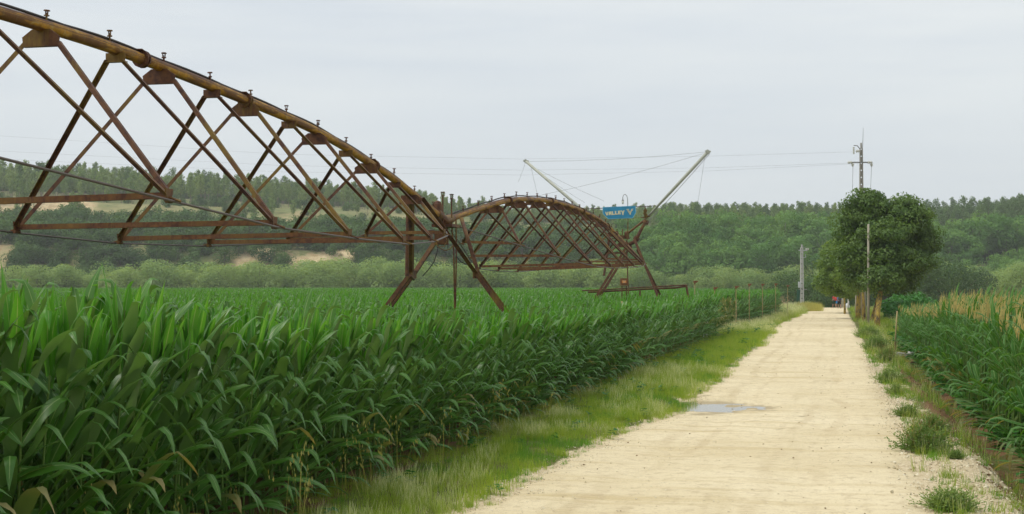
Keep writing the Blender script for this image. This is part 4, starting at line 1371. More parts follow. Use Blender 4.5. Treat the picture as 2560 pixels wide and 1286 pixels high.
# white sack / cloth
b = on_ground(2116, 769)
mb = MB()
for i in range(3):
    mb.tube([(i * .28 - .3, 0, 0), (i * .22 - .2, .1, .5), (i * .12 + .05, .05, .85 - .12 * abs(i - 1))], [0.28, 0.22, 0.05], 9)
tag(mb.build('white_sheet', M['white'], None, True, loc=(b.x, b.y, gz(b.x, b.y))), 'white plastic sheet bundled upright between the small posts past the hikers', 'plastic sheet')

# ------------------------------------------------------------------ trees
def rnd_dir(r):
    z = r.uniform(-1, 1); a = r.uniform(0, 2 * math.pi); s = math.sqrt(1 - z * z)
    return V3((s * math.cos(a), s * math.sin(a), z))
def cards(mb, r, centre, radii, n, size, surf=0.55, tint=(0, 1), squash=1.0, soft=False):
    if soft and mb.nrm is None: mb.nrm = []
    _cards(mb, r, centre, radii, n, size, surf, tint, squash)
def _cards(mb, r, centre, radii, n, size, surf=0.55, tint=(0, 1), squash=1.0):
    """n leaf-sized faces through an ellipsoid, denser toward its surface"""
    for _ in range(n):
        d = rnd_dir(r)
        rr = r.random() ** (1 / 3) if r.random() > surf else r.uniform(0.82, 1.04)
        p = V3((centre[0] + d.x * radii[0] * rr, centre[1] + d.y * radii[1] * rr, centre[2] + d.z * radii[2] * rr))
        nrm = (d * 1.0 + rnd_dir(r) * 0.7 + V3((0, 0, 0.2))).normalized()
        t = nrm.cross(rnd_dir(r)).normalized()
        b = nrm.cross(t)
        s = size * r.uniform(0.6, 1.3)
        mb.t = r.uniform(*tint)
        a1, a2 = t * s, b * s * 0.55 * squash
        mb.add([p - a1, p - a1 * .1 + a2, p + a1, p - a1 * .1 - a2], [(3, 2, 1, 0)])
        if mb.nrm is not None:
            q = (d * 0.7 + nrm * 0.7 + V3((0, 0, 0.15))).normalized()
            if q.dot(nrm) < 0.25: q = (q + nrm * (0.3 - q.dot(nrm))).normalized()
            mb.nrm += [tuple(q)] * 4
def blob_tree(seed, lobes, ncl, clr, n_per, size, tint_sp=0.3):
    """crown from many leaf clumps spread over several lobes"""
    r = random.Random(seed)
    mb = MB()
    for (cx, cy, cz, rx, ry, rz, wgt) in lobes:
        for _ in range(int(ncl * wgt)):
            d = rnd_dir(r)
            if d.z < -0.3 and r.random() < 0.4: d.z *= -1
            q = r.uniform(0.15, 1.0) ** .6 * (1.1 if r.random() < .8 else 1.42)
            c = (cx + d.x * rx * q, cy + d.y * ry * q, cz + d.z * rz * q)
            t0 = r.uniform(0, 1 - tint_sp)
            k = clr * r.uniform(0.45, 1.35)
            cards(mb, r, c, (k, k, k * .7), n_per, size, 0.7, (t0, t0 + tint_sp), soft=True)
    return mb
def euc_mesh(seed, mat, H=15.0, trunkfrac=0.42):
    r = random.Random(seed)
    mb = MB()
    ncl = 26
    rr_ = r.uniform(.8, 1.25)
    for i in range(ncl):
        f = i / (ncl - 1)
        z = H * (trunkfrac + (1 - trunkfrac) * f)
        w = H * 0.15 * max(0.0, math.sin(math.pi * min(1, .12 + .78 * f ** .85))) ** 0.55 * rr_ + 0.2
        a = r.uniform(0, 6.28); q = r.uniform(0.1, 0.75)
        t0 = r.uniform(0, .6)
        cards(mb, r, (math.cos(a) * w * q, math.sin(a) * w * q, z), (w * .6, w * .6, H * .06), 26, 0.42, 0.6, (t0, t0 + .4), soft=True)
    crown = mb.mesh('crown', M[mat])
    tb = MB(); tb.tube([(0, 0, -1), (r.uniform(-.2, .2), 0, H * .5), (0, 0, H * .93)], [0.17, 0.11, 0.04], 5, caps=False)
    for _ in range(4):
        z = H * r.uniform(.4, .7); a = r.uniform(0, 6.28)
        tb.tube([(0, 0, z), (math.cos(a) * .9, math.sin(a) * .9, z + 1.3)], [0.05, 0.02], 3, caps=False)
    return crown, tb.mesh('trunk', M['bark_pale'])
def dome_mesh(seed, mat, R, H, n, size, trunk=0.0, bark='bark'):
    r = random.Random(seed)
    mb = MB()
    nl = 14
    for i in range(nl):
        a = r.uniform(0, 6.28); q = r.uniform(0, .72) * R
        rr = R * r.uniform(.35, .55)
        hz_ = trunk + (H - trunk) * r.uniform(0.25, 0.95) * (1 - (q / R) ** 2 * .5)
        hz_ = max(trunk + rr * .5, min(H - rr * .7, hz_))
        t0 = r.uniform(0, .65)
        cards(mb, r, (math.cos(a) * q, math.sin(a) * q, hz_), (rr, rr, rr * .8), n // nl, size, 0.85, (t0, t0 + .35), soft=True)
    crown = mb.mesh('crown', M[mat])
    tb = MB(); tb.tube([(0, 0, -1), (r.uniform(-.3, .3), 0, H * .5), (0, 0, H * .8)], [0.22, 0.14, 0.05], 5, caps=False)
    for _ in range(4):
        a = r.uniform(0, 6.28); z = H * r.uniform(.2, .5)
        tb.tube([(0, 0, z), (math.cos(a) * R * .5, math.sin(a) * R * .5, z + H * .35)], [0.09, 0.03], 4, caps=False)
    return crown, tb.mesh('trunk', M[bark])
def join2(a, b, name):
    me = bpy.data.meshes.new(name)
    va = [tuple(v.co) for v in a.vertices]; vb = [tuple(v.co) for v in b.vertices]
    fa = [tuple(p.vertices) for p in a.polygons]; fb = [tuple(i + len(va) for i in p.vertices) for p in b.polygons]
    me.from_pydata(va + vb, [], fa + fb)
    me.materials.append(a.materials[0]); me.materials.append(b.materials[0])
    me.polygons.foreach_set('material_index', [0] * len(fa) + [1] * len(fb))
    na = [tuple(n.vector) for n in a.vertex_normals] if False else None
    t = me.attributes.new('tint', 'FLOAT', 'POINT')
    ta = np.zeros(len(va), dtype=np.float32); a.attributes['tint'].data.foreach_get('value', ta)
    t.data.foreach_set('value', np.concatenate([ta, np.full(len(vb), .5, dtype=np.float32)]))
    me.update()
    me.polygons.foreach_set('use_smooth', [True] * len(me.polygons))
    nv = [(0, 0, 1)] * len(va)
    for lp in range(len(a.loops)):
        nv[a.loops[lp].vertex_index] = tuple(a.corner_normals[lp].vector)
    me.normals_split_custom_set_from_vertices(nv + [(0, 0, 0)] * len(vb))
    return me
EUC = [euc_mesh(10 + i, 'euc', 15) for i in range(5)]
EUCD = [euc_mesh(20 + i, 'euc_dark', 17, .38) for i in range(4)]
OAK = [dome_mesh(30 + i, 'oak', 4.6, 6.2, 900, 0.34) for i in range(4)]
WIL = [dome_mesh(40 + i, 'willow', 6.2, 8.8, 2600, 0.28) for i in range(4)]
POP = [dome_mesh(50 + i, 'poplar', 5.2, 14.5, 1500, 0.42, trunk=2.0, bark='bark_pale') for i in range(4)]
DRK = [dome_mesh(60 + i, 'dark_leaf', 5.0, 7.5, 4200, 0.17) for i in range(2)]
def J(lst, nm): return [join2(a, b, nm) for a, b in lst]
EUCj, EUCDj, OAKj, WILj, POPj = J(EUC, 'eucalyptus'), J(EUCD, 'dark_eucalyptus'), J(OAK, 'evergreen_oak'), J(WIL, 'willow'), J(POP, 'riverside_tree')

def tree_obj(name, pair, loc, s, label, cat, group):
    r = empty(name, loc, rng.uniform(0, 6.28)); r.scale = (s, s, s * rng.uniform(.93, 1.07))
    link('crown', pair[0], r); link('trunk', pair[1], r)
    return tag(r, label, cat, group)

# eucalyptus wood: plantation on the plateau; the ones on the skyline are objects
r5 = random.Random(5)
P, PD = [], []
sky_trees = []
y = 556.0
while y < 800:
    x = -0.46 * y
    while x < 0.46 * y:
        xx, yy = x + r5.uniform(-2, 2), y + r5.uniform(-2.5, 2.5)
        c = colpx(xx, yy)
        dens = 0.92
        start = 628 if c < 480 else (668 if c < 640 else 640)
        if c > 1500: start = 562
        if yy < start: dens = 0.06 if c < 1500 else 0.6
        if 380 < c < 620 and yy > 640: dens = 0.5
        if r5.random() < dens and nz2(xx, yy, 0.02, 9) > -0.42:
            s = r5.uniform(0.55, 1.12)
            s *= interp([(0, .92), (420, .85), (640, .80), (1000, .66), (1250, .50), (1550, .55), (1700, .66), (2200, .72), (2260, .85), (2600, .95)], c)
            q = (xx, yy, hz(xx, yy) - .3, 0, 0, r5.uniform(0, 6.28), s)
            dark = c > 2200 or (c > 1650 and r5.random() < 0.35) or r5.random() < .12
            (PD if dark else P).append(q + ((r5.randrange(4),) if dark else (r5.randrange(5),)))
        x += 6.2
    y += 6.4
# pick skyline trees out of both lists
def toppy(q): return (q[2] + 15 * q[6] - CAMZ) / q[1]
def pick(lst, n, cmin, cmax, binw):
    best = {}
    for q in lst:
        c = colpx(q[0], q[1])
        if not (cmin < c < cmax): continue
        k = int(c // binw)
        if k not in best or toppy(q) > toppy(best[k]): best[k] = q
    return sorted(best.values(), key=toppy, reverse=True)[:n]
SE = pick(P, 110, -20, 2300, 20)
SD = pick(PD, 45, 2200, 2580, 10)
for lst, sel, pairs, nm, lab, grp in ((P, SE, EUC, 'eucalyptus_tree', 'pale slender eucalyptus on the ridge skyline', 'eucalyptus trees on the ridge skyline'),
                                 (PD, SD, EUCD, 'eucalyptus_tree', 'dark tall eucalyptus on the hilltop above the tasselled corn', 'dark eucalyptus trees on the hill above the tasselled corn')):
    for q in sel:
        lst.remove(q)
        c_ = colpx(q[0], q[1])
        pl = '' if c_ > 2200 else (', above the near span' if c_ < 1090 else (', behind the far span' if c_ < 1640 else ', right of the blue sign'))
        lb_ = lab + pl
        tree_obj(nm, pairs[q[7]], q[:3], q[6] * r5.uniform(1.0, 1.12), lb_, 'eucalyptus', grp)
# the four separate dark trees that stand above the ridge
for i, (px, pt, sc_, lb) in enumerate(((522, 440, 1.15, 'tallest'), (551, 450, 1.0, 'second'), (577, 447, 1.08, 'third'), (600, 452, 1.0, 'fourth'), (492, 455, .9, 'leftmost'))):
    t = at(px, pt, 740)
    z0 = hz(t.x, 740)
    tree_obj('eucalyptus_tree', EUCD[i % 4], (t.x, 740, z0), (t.z - z0) / 17.0, 'dark slender tree in the row of five along the ridge, the %s' % (lb if lb in ('tallest', 'leftmost') else '%s counted rightwards' % lb), 'ridge tree', 'row of separate dark trees on the ridge')
scatter('eucalyptus_wood', EUCj, P, 'pale eucalyptus plantation covering the plateau')
scatter('dark_eucalyptus_wood', EUCDj, PD, 'darker eucalyptus wood on the hill to the right')

# scrub and oaks on the slope
P = []
y = 474.0
while y < 640:
    x = -0.46 * y
    while x < 0.46 * y:
        xx, yy = x + r5.uniform(-2.5, 2.5), y + r5.uniform(-2.5, 2.5)
        c = colpx(xx, yy)
        d = 0.92 if yy < 548 else 0.38
        if c < 420: d = 0.95 if yy < 505 else (0.30 if yy < 520 else (0.85 if yy < 548 else 0.06))
        if c > 1550: d = 0.95 if yy < 562 else 0.12
        if 600 < c < 1500 and 552 < yy < 625: d = 0.16
        if r5.random() < d:
            s = r5.uniform(.5, 1.5) * (1 if yy < 560 else .6)
            P.append((xx, yy, hz(xx, yy) - .4, 0, 0, r5.uniform(0, 6.28), s, r5.randrange(4)))
        x += 5.2
    y += 5.4
# understorey along the crest, under the plantation
for _ in range(1500):
    yy = r5.uniform(742, 800); c = r5.uniform(-400, 3000); xx = (c - 1280) / FPX * yy
    P.append((xx, yy, hz(xx, yy) - .5, 0, 0, r5.uniform(0, 6.28), r5.uniform(.4, .9) * (1.35 if c > 1600 and r5.random() < .3 else 1), r5.randrange(4)))
# bushes breaking up the sandy cliff
for _ in range(420):
    yy = r5.uniform(440, 474); c = r5.uniform(-100, 1600)
    xx = (c - 1280) / FPX * yy
    if sand_f(xx, yy) > 0.36 and r5.random() < 0.72: continue
    if 540 < c < 930 and r5.random() < .25: continue
    P.append((xx, yy, hz(xx, yy) - .4, 0, 0, r5.uniform(0, 6.28), r5.uniform(.6, 1.1), r5.randrange(4)))
scatter('oak_scrub', OAKj, P, 'dark green evergreen scrub on the slope')

# riverside trees below the right half of the hill
P = []
for _ in range(520):
    yy = r5.uniform(432, 500); c = r5.uniform(1560, 3000)
    xx = (c - 1280) / FPX * yy
    s = r5.uniform(.75, 1.2) * (0.68 if c > 2120 and yy < 460 else 1.0)
    if c < 1650: s *= .85
    P.append((xx, yy, hz(xx, yy) - .4, 0, 0, r5.uniform(0, 6.28), s, r5.randrange(4)))
front_pop = sorted([q for q in P if 1560 < colpx(q[0], q[1]) < 2580], key=lambda q: q[1])[:45]
for q in front_pop:
    P.remove(q)
    tree_obj('riverside_tree', POP[q[7]], q[:3], q[6], 'tall mid-green riverside tree at the hill foot behind the willows', 'riverside tree', 'tall riverside trees behind the willow belt')
scatter('riverside_wood', POPj, P, 'mid-green riverside wood at the foot of the hill')

# willow belt
P = []
for _ in range(380):
    yy = r5.uniform(400, 432); c = r5.uniform(-500, 3000)
    xx = (c - 1280) / FPX * yy
    s = r5.uniform(.62, 1.22) * (1.0 + 0.22 * nz2(c * .01, 1, .7))
    if 1580 < c < 2080: s *= .82
    if c < 150: s *= .85
    P.append((xx, yy, gz(xx, yy) - .6, 0, 0, r5.uniform(0, 6.28), s, r5.randrange(4)))
sel = sorted([q for q in P if -20 < colpx(q[0], q[1]) < 2580], key=lambda q: q[1])[:110]
for q in sel:
    P.remove(q)
    c_ = colpx(q[0], q[1])
    tree_obj('willow_bush', WIL[q[7]], q[:3], q[6], 'round pale willow behind the corn, ' + ('under the near span' if c_ < 1010 else ('between the tower and the pivot' if c_ < 1640 else 'right of the pivot')), 'willow', 'round willows in the belt behind the corn field')
scatter('willow_belt', WILj, P, 'back rows of the pale willow belt')

# dark thicket and bushes beyond the road crest and behind the big tree
for i, (px, pb, Y, s) in enumerate(((1990, 775, 260, 1.15), (2018, 778, 245, .95), (2040, 782, 240, 1.0), (2062, 782, 232, 1.1), (2090, 784, 228, 1.15), (2118, 784, 230, 1.2), (2145, 784, 226, 1.2), (2175, 785, 232, 1.3),
                                    (2205, 785, 222, 1.3), (2240, 785, 230, 1.45), (2275, 785, 236, 1.5), (2310, 785, 245, 1.5), (2345, 785, 255, 1.4), (2395, 785, 265, 1.35), (2440, 780, 280, 1.2), (2070, 790, 215, .8), (2110, 790, 213, .8), (2300, 788, 210, .7))):
    p = at(px, pb, Y)
    tree_obj('dark_bush_tree', DRK[i % 2] if px < 2290 else (POP[i % 4] if False else DRK[i % 2]), (p.x, p.y, gz(p.x, p.y) - .3), s, 'dark leafy tree in the thicket beyond the road crest and big tree', 'thicket tree', 'dark trees in the thicket beyond the road crest')
for i, (px, Y, s) in enumerate(((2310, 330, .8), (2370, 320, .85), (2430, 335, .75), (2490, 325, .8), (2550, 315, .95), (2600, 320, 1.0))):
    p = at(px, 735, Y)
    tree_obj('willow_bush', WIL[i % 4], (p.x, p.y, gz(p.x, p.y) - .4), s, 'round willow rising just behind the tasselled corn', 'willow', 'willows right behind the tasselled corn')

# the big round ash tree and the ones behind it
def ash_tree(base, trunk_pts, lobes, seed, label, ncl=230, nper=34, tr=0.17, size=0.16):
    root = empty('ash_tree', base)
    tag(root, label, 'tree', 'leafy trees in the row right of the road')
    r = random.Random(seed)
    loc = [(cx - base[0], cy - base[1], cz - base[2], rx, ry, rz, w) for (cx, cy, cz, rx, ry, rz, w) in lobes]
    mb = blob_tree(seed, loc, ncl, 0.62, nper, size)
    mb.build('crown', M['ash'], root)
    tb = MB()
    tp = [V3(t) - V3(base) for t in trunk_pts]
    tb.tube(tp, [tr * (1.25 - 0.65 * i / (len(tp) - 1)) for i in range(len(tp))], 9)
    tb.build('trunk', M['bark_yellow'], root, True)
    for (cx, cy, cz, rx, ry, rz, w) in loc:
        lb = MB()
        top = V3((cx, cy, cz + rz * .3)); st = tp[-1]
        mid = st.lerp(top, .5) + V3((r.uniform(-.3, .3), r.uniform(-.3, .3), .1))
        lb.tube([st, mid, top], [tr * .45, tr * .3, .03], 6)
        for _ in range(3):
            e = V3((cx, cy, cz + rz * .3)) + rnd_dir(r) * rx * .45
            lb.tube([mid, mid.lerp(e, .6) + V3((0, 0, .15)), e], [tr * .2, tr * .12, .015], 5)
        lb.build('limb', M['bark'], root, True)
    return root
def lobe(px, py, Y, rpx, rpz, w=1.0, ry=None):
    c = at(px, py, Y); k_ = Y / FPX
    return (c.x, c.y, c.z, rpx * k_, (ry if ry else rpx * k_), rpz * k_, w)
B1 = on_ground(2193, 818)
ash_tree((B1.x, B1.y, gz(B1.x, B1.y)), [B1, at(2194, 780, B1.y + .3), at(2201, 735, B1.y + 1.2), at(2206, 690, B1.y + 2.6), at(2208, 650, B1.y + 4.2)],
         [lobe(2170, 535, 101, 52, 44, .9), lobe(2262, 548, 100, 44, 42, .75), lobe(2132, 590, 102, 40, 48, .6), lobe(2215, 600, 99, 60, 52, 1.0), lobe(2290, 600, 101, 40, 44, .6),
          lobe(2318, 612, 101, 20, 26, .2), lobe(2160, 650, 100, 58, 50, .9), lobe(2240, 665, 99, 64, 50, 1.0), lobe(2290, 660, 100, 30, 34, .35), lobe(2208, 694, 97.9, 42, 24, .8), lobe(2245, 700, 100, 36, 24, .35),
          lobe(2150, 698, 101, 40, 26, .4), lobe(2175, 498, 101, 30, 16, .25), lobe(2262, 512, 101, 22, 14, .18)],
         1, 'big round dark-leaved tree with yellow lichened trunk right of the road', ncl=112, nper=105, size=.10)
B2 = on_ground(2146, 800)
ash_tree((B2.x, B2.y, gz(B2.x, B2.y)), [B2, at(2146, 770, B2.y), at(2147, 720, B2.y), at(2146, 660, B2.y)],
         [lobe(2130, 660, 118, 46, 60, 1.0), lobe(2105, 690, 120, 40, 42, .8), lobe(2165, 610, 120, 50, 60, .6), lobe(2120, 610, 119, 30, 40, .5), lobe(2088, 652, 118, 28, 36, .45), lobe(2072, 705, 119, 24, 28, .35)],
         2, 'tree with yellow trunk crowded behind the pointed post', ncl=110, nper=120, tr=0.2, size=.11)
B3 = on_ground(2160, 806)
ash_tree((B3.x, B3.y, gz(B3.x, B3.y)), [B3, at(2159, 770, B3.y), at(2157, 730, B3.y), at(2160, 690, B3.y)],
         [lobe(2190, 700, 112, 50, 30, .7), lobe(2150, 690, 112, 40, 30, .6)],
         3, 'slim yellow-trunked tree between the pointed post and the tallest post', ncl=90, nper=90, tr=0.13, size=.10)
B4 = on_ground(2112, 785)
ash_tree((B4.x, B4.y, gz(B4.x, B4.y)), [B4, at(2112, 760, B4.y), at(2108, 720, B4.y)],
         [lobe(2085, 700, 145, 32, 34, .9), lobe(2110, 705, 148, 30, 36, .8), lobe(2070, 668, 146, 20, 30, .35), lobe(2125, 720, 140, 26, 22, .5)],
         4, 'lower tree at the back of the row, its branches above the hikers', ncl=120, nper=80, tr=0.10, size=.14)
# forked leaning trunk right of the big tree's foot
mb = MB(); q0 = on_ground(2178, 803)
mb.tube([V3((0, 0, -.2)), at(2184, 780, q0.y) - V3((q0.x, q0.y, 0)), at(2196, 740, q0.y) - V3((q0.x, q0.y, 0)), at(2206, 700, q0.y) - V3((q0.x, q0.y, 0))], [0.2, 0.15, 0.12, 0.08], 8)
mb.tube([V3((0.25, 0, -.2)), V3((0.3, 0, 0.25)), V3((0.5, .2, .35))], [0.3, 0.28, 0.12], 8)
tag(mb.build('leaning_trunk', M['bark_yellow'], None, True, loc=(q0.x, q0.y, gz(q0.x, q0.y))), 'leaning yellow tree trunk beside the foot of the big round tree', 'tree trunk')

# green vine bush at the right behind the tree
BUSH = []
for i in range(2):
    r = random.Random(80 + i); mb = MB()
    for _ in range(9):
        t0 = r.uniform(0, .6)
        cards(mb, r, (r.uniform(-.8, .8), r.uniform(-.6, .6), r.uniform(.3, 1.0)), (.5, .5, .4), 50, 0.13, .6, (t0, t0 + .4))
    BUSH.append(mb.mesh('leafy_bush', M['weed']))
for i, (px, pb, s) in enumerate(((2222, 797, 1.3), (2250, 799, 1.4), (2280, 795, 1.5), (2312, 795, 1.6), (2236, 786, 1.6), (2270, 786, 1.8))):
    g_ = on_ground(px, pb); o = link('vine_bush', BUSH[i % 2], None, (g_.x, g_.y, gz(g_.x, g_.y)))
    o.scale = (s, s, s); o.rotation_euler = (0, 0, i * 1.3)
    tag(o, 'bright green leafy bush behind the corner of the tasselled corn', 'bush', 'bright green bushes behind the tasselled corn corner')

# ------------------------------------------------------------------ hikers
def hiker(px, py, yaw, top_c, pack_c, short_c, skin, label, h=1.72, stride=0.2):
    g_ = on_ground(px, py)
    root = empty('person', (g_.x, g_.y, gz(g_.x, g_.y) + 0.02), yaw)
    tag(root, label, 'person', 'hikers on the road crest')
    s = h / 1.75
    J_ = {'pel': (0, 0, .95), 'bel': (0, 0, 1.1), 'che': (0, .02, 1.33), 'nk': (0, .04, 1.48), 'hd': (0, .07, 1.60), 'hdt': (0, .06, 1.72),
          'lh': (-.1, 0, .88), 'lk': (-.11, stride * .6, .5), 'la': (-.11, stride, .09), 'lt': (-.12, stride + .17, .04),
          'rh': (.1, 0, .88), 'rk': (.11, -stride * .2, .5), 'ra': (.11, -stride, .10), 'rt': (.12, -stride + .17, .05),
          'ls': (-.19, .02, 1.40), 'le': (-.25, -.03, 1.13), 'lw': (-.22, .15, .95), 'lf': (-.21, .22, .9),
          'rs': (.19, .02, 1.40), 're': (.25, -.03, 1.13), 'rw': (.22, .15, .95), 'rf': (.21, .22, .9)}
    R_ = {'pel': .14, 'bel': .125, 'che': .15, 'nk': .055, 'hd': .095, 'hdt': .07, 'lh': .095, 'lk': .062, 'la': .042, 'lt': .035, 'rh': .095, 'rk': .062, 'ra': .042, 'rt': .035,
          'ls': .06, 'le': .045, 'lw': .032, 'lf': .03, 'rs': .06, 're': .045, 'rw': .032, 'rf': .03}
    E_ = [('pel', 'bel'), ('bel', 'che'), ('che', 'nk'), ('nk', 'hd'), ('hd', 'hdt'), ('pel', 'lh'), ('lh', 'lk'), ('lk', 'la'), ('la', 'lt'), ('pel', 'rh'), ('rh', 'rk'), ('rk', 'ra'), ('ra', 'rt'),
          ('che', 'ls'), ('ls', 'le'), ('le', 'lw'), ('lw', 'lf'), ('che', 'rs'), ('rs', 're'), ('re', 'rw'), ('rw', 'rf')]
    def skinned(keys, edges, extra, nm, mat):
        idx = {k_: i for i, k_ in enumerate(keys)}
        me = bpy.data.meshes.new(nm)
        me.from_pydata([tuple(c_ * s for c_ in J_[k_]) for k_ in keys], [(idx[a], idx[b]) for a, b in edges], [])
        me.materials.append(mat)
        o = link(nm, me, root)
        md = o.modifiers.new('skin', 'SKIN')
        me.skin_vertices[0].data[0].use_root = True
        for k_ in keys:
            rr = (R_[k_] + extra) * s
            me.skin_vertices[0].data[idx[k_]].radius = (rr, rr)
        sb = o.modifiers.new('sub', 'SUBSURF'); sb.levels = 1; sb.render_levels = 2
        return o
    mk = lambda c_, n_: plain(n_, c_, 0.8)
    skinned(list(J_), E_, 0, 'body', mk(skin, 'skin'))
    skinned(['bel', 'che', 'ls', 'rs', 'le', 're', 'pel'], [('bel', 'che'), ('che', 'ls'), ('che', 'rs'), ('ls', 'le'), ('rs', 're'), ('pel', 'bel')], .018, 'shirt', mk(top_c, 'shirt_cloth'))
    skinned(['pel', 'lh', 'lk', 'rh', 'rk'], [('pel', 'lh'), ('lh', 'lk'), ('pel', 'rh'), ('rh', 'rk')], .022, 'shorts', mk(short_c, 'shorts_cloth'))
    mb = MB(); mb.tube([(0, -.24 * s, .98 * s), (0, -.27 * s, 1.15 * s), (0, -.27 * s, 1.4 * s), (0, -.22 * s, 1.55 * s)], [.13 * s, .19 * s, .18 * s, .10 * s], 10)
    mb.box((0, -.40 * s, 1.15 * s), (.2, .08, .22)); mb.build('backpack', mk(pack_c, 'backpack_cloth'), root, True)
    mb = MB(); mb.tube([(0, .06 * s, 1.62 * s), (0, .05 * s, 1.70 * s), (0, .05 * s, 1.76 * s)], [.105 * s, .10 * s, .04 * s], 10); mb.build('hair', mk((.05, .03, .02), 'dark_hair'), root, True)
hiker(2086, 771, 0.5, (.55, .06, .05), (.55, .07, .06), (.02, .06, .04), (.42, .25, .18), 'leftmost hiker, red backpack and dark shorts, walking away on the road')
hiker(2093, 770, -.1, (.04, .16, .5), (.06, .1, .2), (.03, .28, .7), (.42, .25, .18), 'hiker in bright blue trousers, half hidden between the other two')
hiker(2098.5, 772, 0.0, (.04, .2, .55), (.06, .06, .075), (.015, .015, .02), (.42, .25, .18), 'hiker on the right with blue shirt, big dark backpack and black shorts')

# ------------------------------------------------------------------ verges: grass, weeds, stones
def tuft(seed, n, h, spread, lean, w, mat, droop=0.4, segs=3, heads=False):
    r = random.Random(seed); mb = MB()
    for _ in range(n):
        a = r.uniform(0, 6.28); q = r.random() ** .5 * spread
        p = V3((math.cos(a) * q, math.sin(a) * q, -0.02))
        az = r.uniform(0, 6.28); el = rad(90) - abs(r.gauss(0, lean))
        d = V3((math.cos(az) * math.cos(el), math.sin(az) * math.cos(el), math.sin(el)))
        ln = h * r.uniform(.5, 1.1); side = V3((-math.sin(az), math.cos(az), 0)) * w * r.uniform(.7, 1.2)
        mb.t = r.random()
        vs, uv = [], []
        for i in range(segs + 1):
            s = i / segs
            ww = (1 - s) ** .7 if not heads else (1 - .3 * s if s < .99 else .9)
            vs += [p + side * ww * .5, p - side * ww * .5]; uv += [(0, s), (1, s)]
            p = p + d * ln / segs; d = (d + V3((0.06, 0, -droop * s)) ).normalized()
        mb.add(vs, [(2 * i, 2 * i + 1, 2 * i + 3, 2 * i + 2) for i in range(segs)], uv)
        if heads:
            for k_ in range(5):
                e = p - d * ln * .05 * k_ + V3((r.uniform(-.03, .03), r.uniform(-.03, .03), r.uniform(-.02, .01)))
                t_ = rnd_dir(r) * .012
                mb.add([e - V3((0, 0, .03)), e + t_, e + V3((0, 0, .03)), e - t_], [(0, 1, 2, 3)], [(0, 1)] * 4)
    return mb.mesh('grass_tuft', M[mat])
T_green = [tuft(i, 26, .20, .13, .5, .010, 'grass_green') for i in range(3)]
T_lime = [tuft(10 + i, 26, .24, .14, .45, .010, 'grass_lime') for i in range(3)]
T_dry = [tuft(20 + i, 24, .36, .13, .28, .009, 'grass_dry', .15) for i in range(3)]
T_gold = [tuft(30 + i, 7, .75, .14, .16, .006, 'grass_gold', .12, heads=True) for i in range(3)]
def weed_mesh(seed):
    r = random.Random(seed); mb = MB()
    for _ in range(14):
        az = r.uniform(0, 6.28); ln = r.uniform(.08, .2); z = r.uniform(.05, .35)
        p = V3((r.uniform(-.08, .08), r.uniform(-.08, .08), z)); d = V3((math.cos(az), math.sin(az), r.uniform(-.1, .5))).normalized()
        sd = V3((-math.sin(az), math.cos(az), r.uniform(-.3, .3))) * ln * .38
        mb.t = r.random()
        mb.add([p, p + d * ln * .5 + sd, p + d * ln + V3((0, 0, -.03)), p + d * ln * .5 - sd], [(0, 1, 2, 3)], [(0.5, 0), (0, .5), (.5, 1), (1, .5)])
    return mb.mesh('broadleaf_weed', M['weed'])
WEED = [weed_mesh(i) for i in range(4)]
r6 = random.Random(66)
gg, gl, gd, go_, gw = [], [], [], [], []
def density(y): return 46 if y < 32 else (24 if y < 60 else (10 if y < 110 else 5))
for (ya, yb) in ((9, 20), (20, 32), (32, 45), (45, 60), (60, 80), (80, 110), (110, 178)):
    wmax = 4.4 if ya < 79 else 8
    N = int(density((ya + yb) / 2) * (yb - ya) * wmax)
    sc = 1.0 if ya < 32 else (1.35 if ya < 60 else (1.9 if ya < 110 else 2.6))
    for _ in range(N):
        y = r6.uniform(ya, yb); lx = interp(LEFT, y)
        jag = 0.30 * nz2(y, 3.1, 0.9) + 0.35 * nz2(y, 1.1, 0.17) + .18 * nz2(y, 7.7, 2.5)
        t = r6.uniform(0, wmax)
        x = lx + jag - t + .05
        el = left_edge(y) if not (79 <= y < 97) else lx - 4
        if y >= 127: el = lx - 9
        if x < el - 0.3: continue
        if abs(x / y) > .42 and y > 12: continue
        tt = (lx - x) / max(.5, (lx - el))
        n_ = nz2(x, y, .55, 3) + .4 * nz2(x, y, 1.7, 8)
        z = gz(x, y)
        s = sc * r6.uniform(.5, 1.05) * (0.6 + .4 * smooth(0, .5, t)) * (1 - .35 * smooth(.55, .9, tt))
        row = (x, y, z, r6.uniform(-.15, .15), r6.uniform(-.15, .15), r6.uniform(0, 6.28), s, r6.randrange(3))
        dryband = (n_ > .16 and y < 45) or (y > 80 and r6.random() < .9)
        if t < .25 and r6.random() < .5: continue
        if dryband and r6.random() < .75: gd.append(row)
        elif n_ > -.12 or (y < 20 and r6.random() < .6): gl.append(row)
        else: gg.append(row)
        if tt > .62 and y < 30 and r6.random() < .028: go_.append(row[:6] + (r6.uniform(.7, 1.15), row[7]))
        if r6.random() < .02: gw.append(row[:6] + (sc * r6.uniform(.3, .7), r6.randrange(4)))
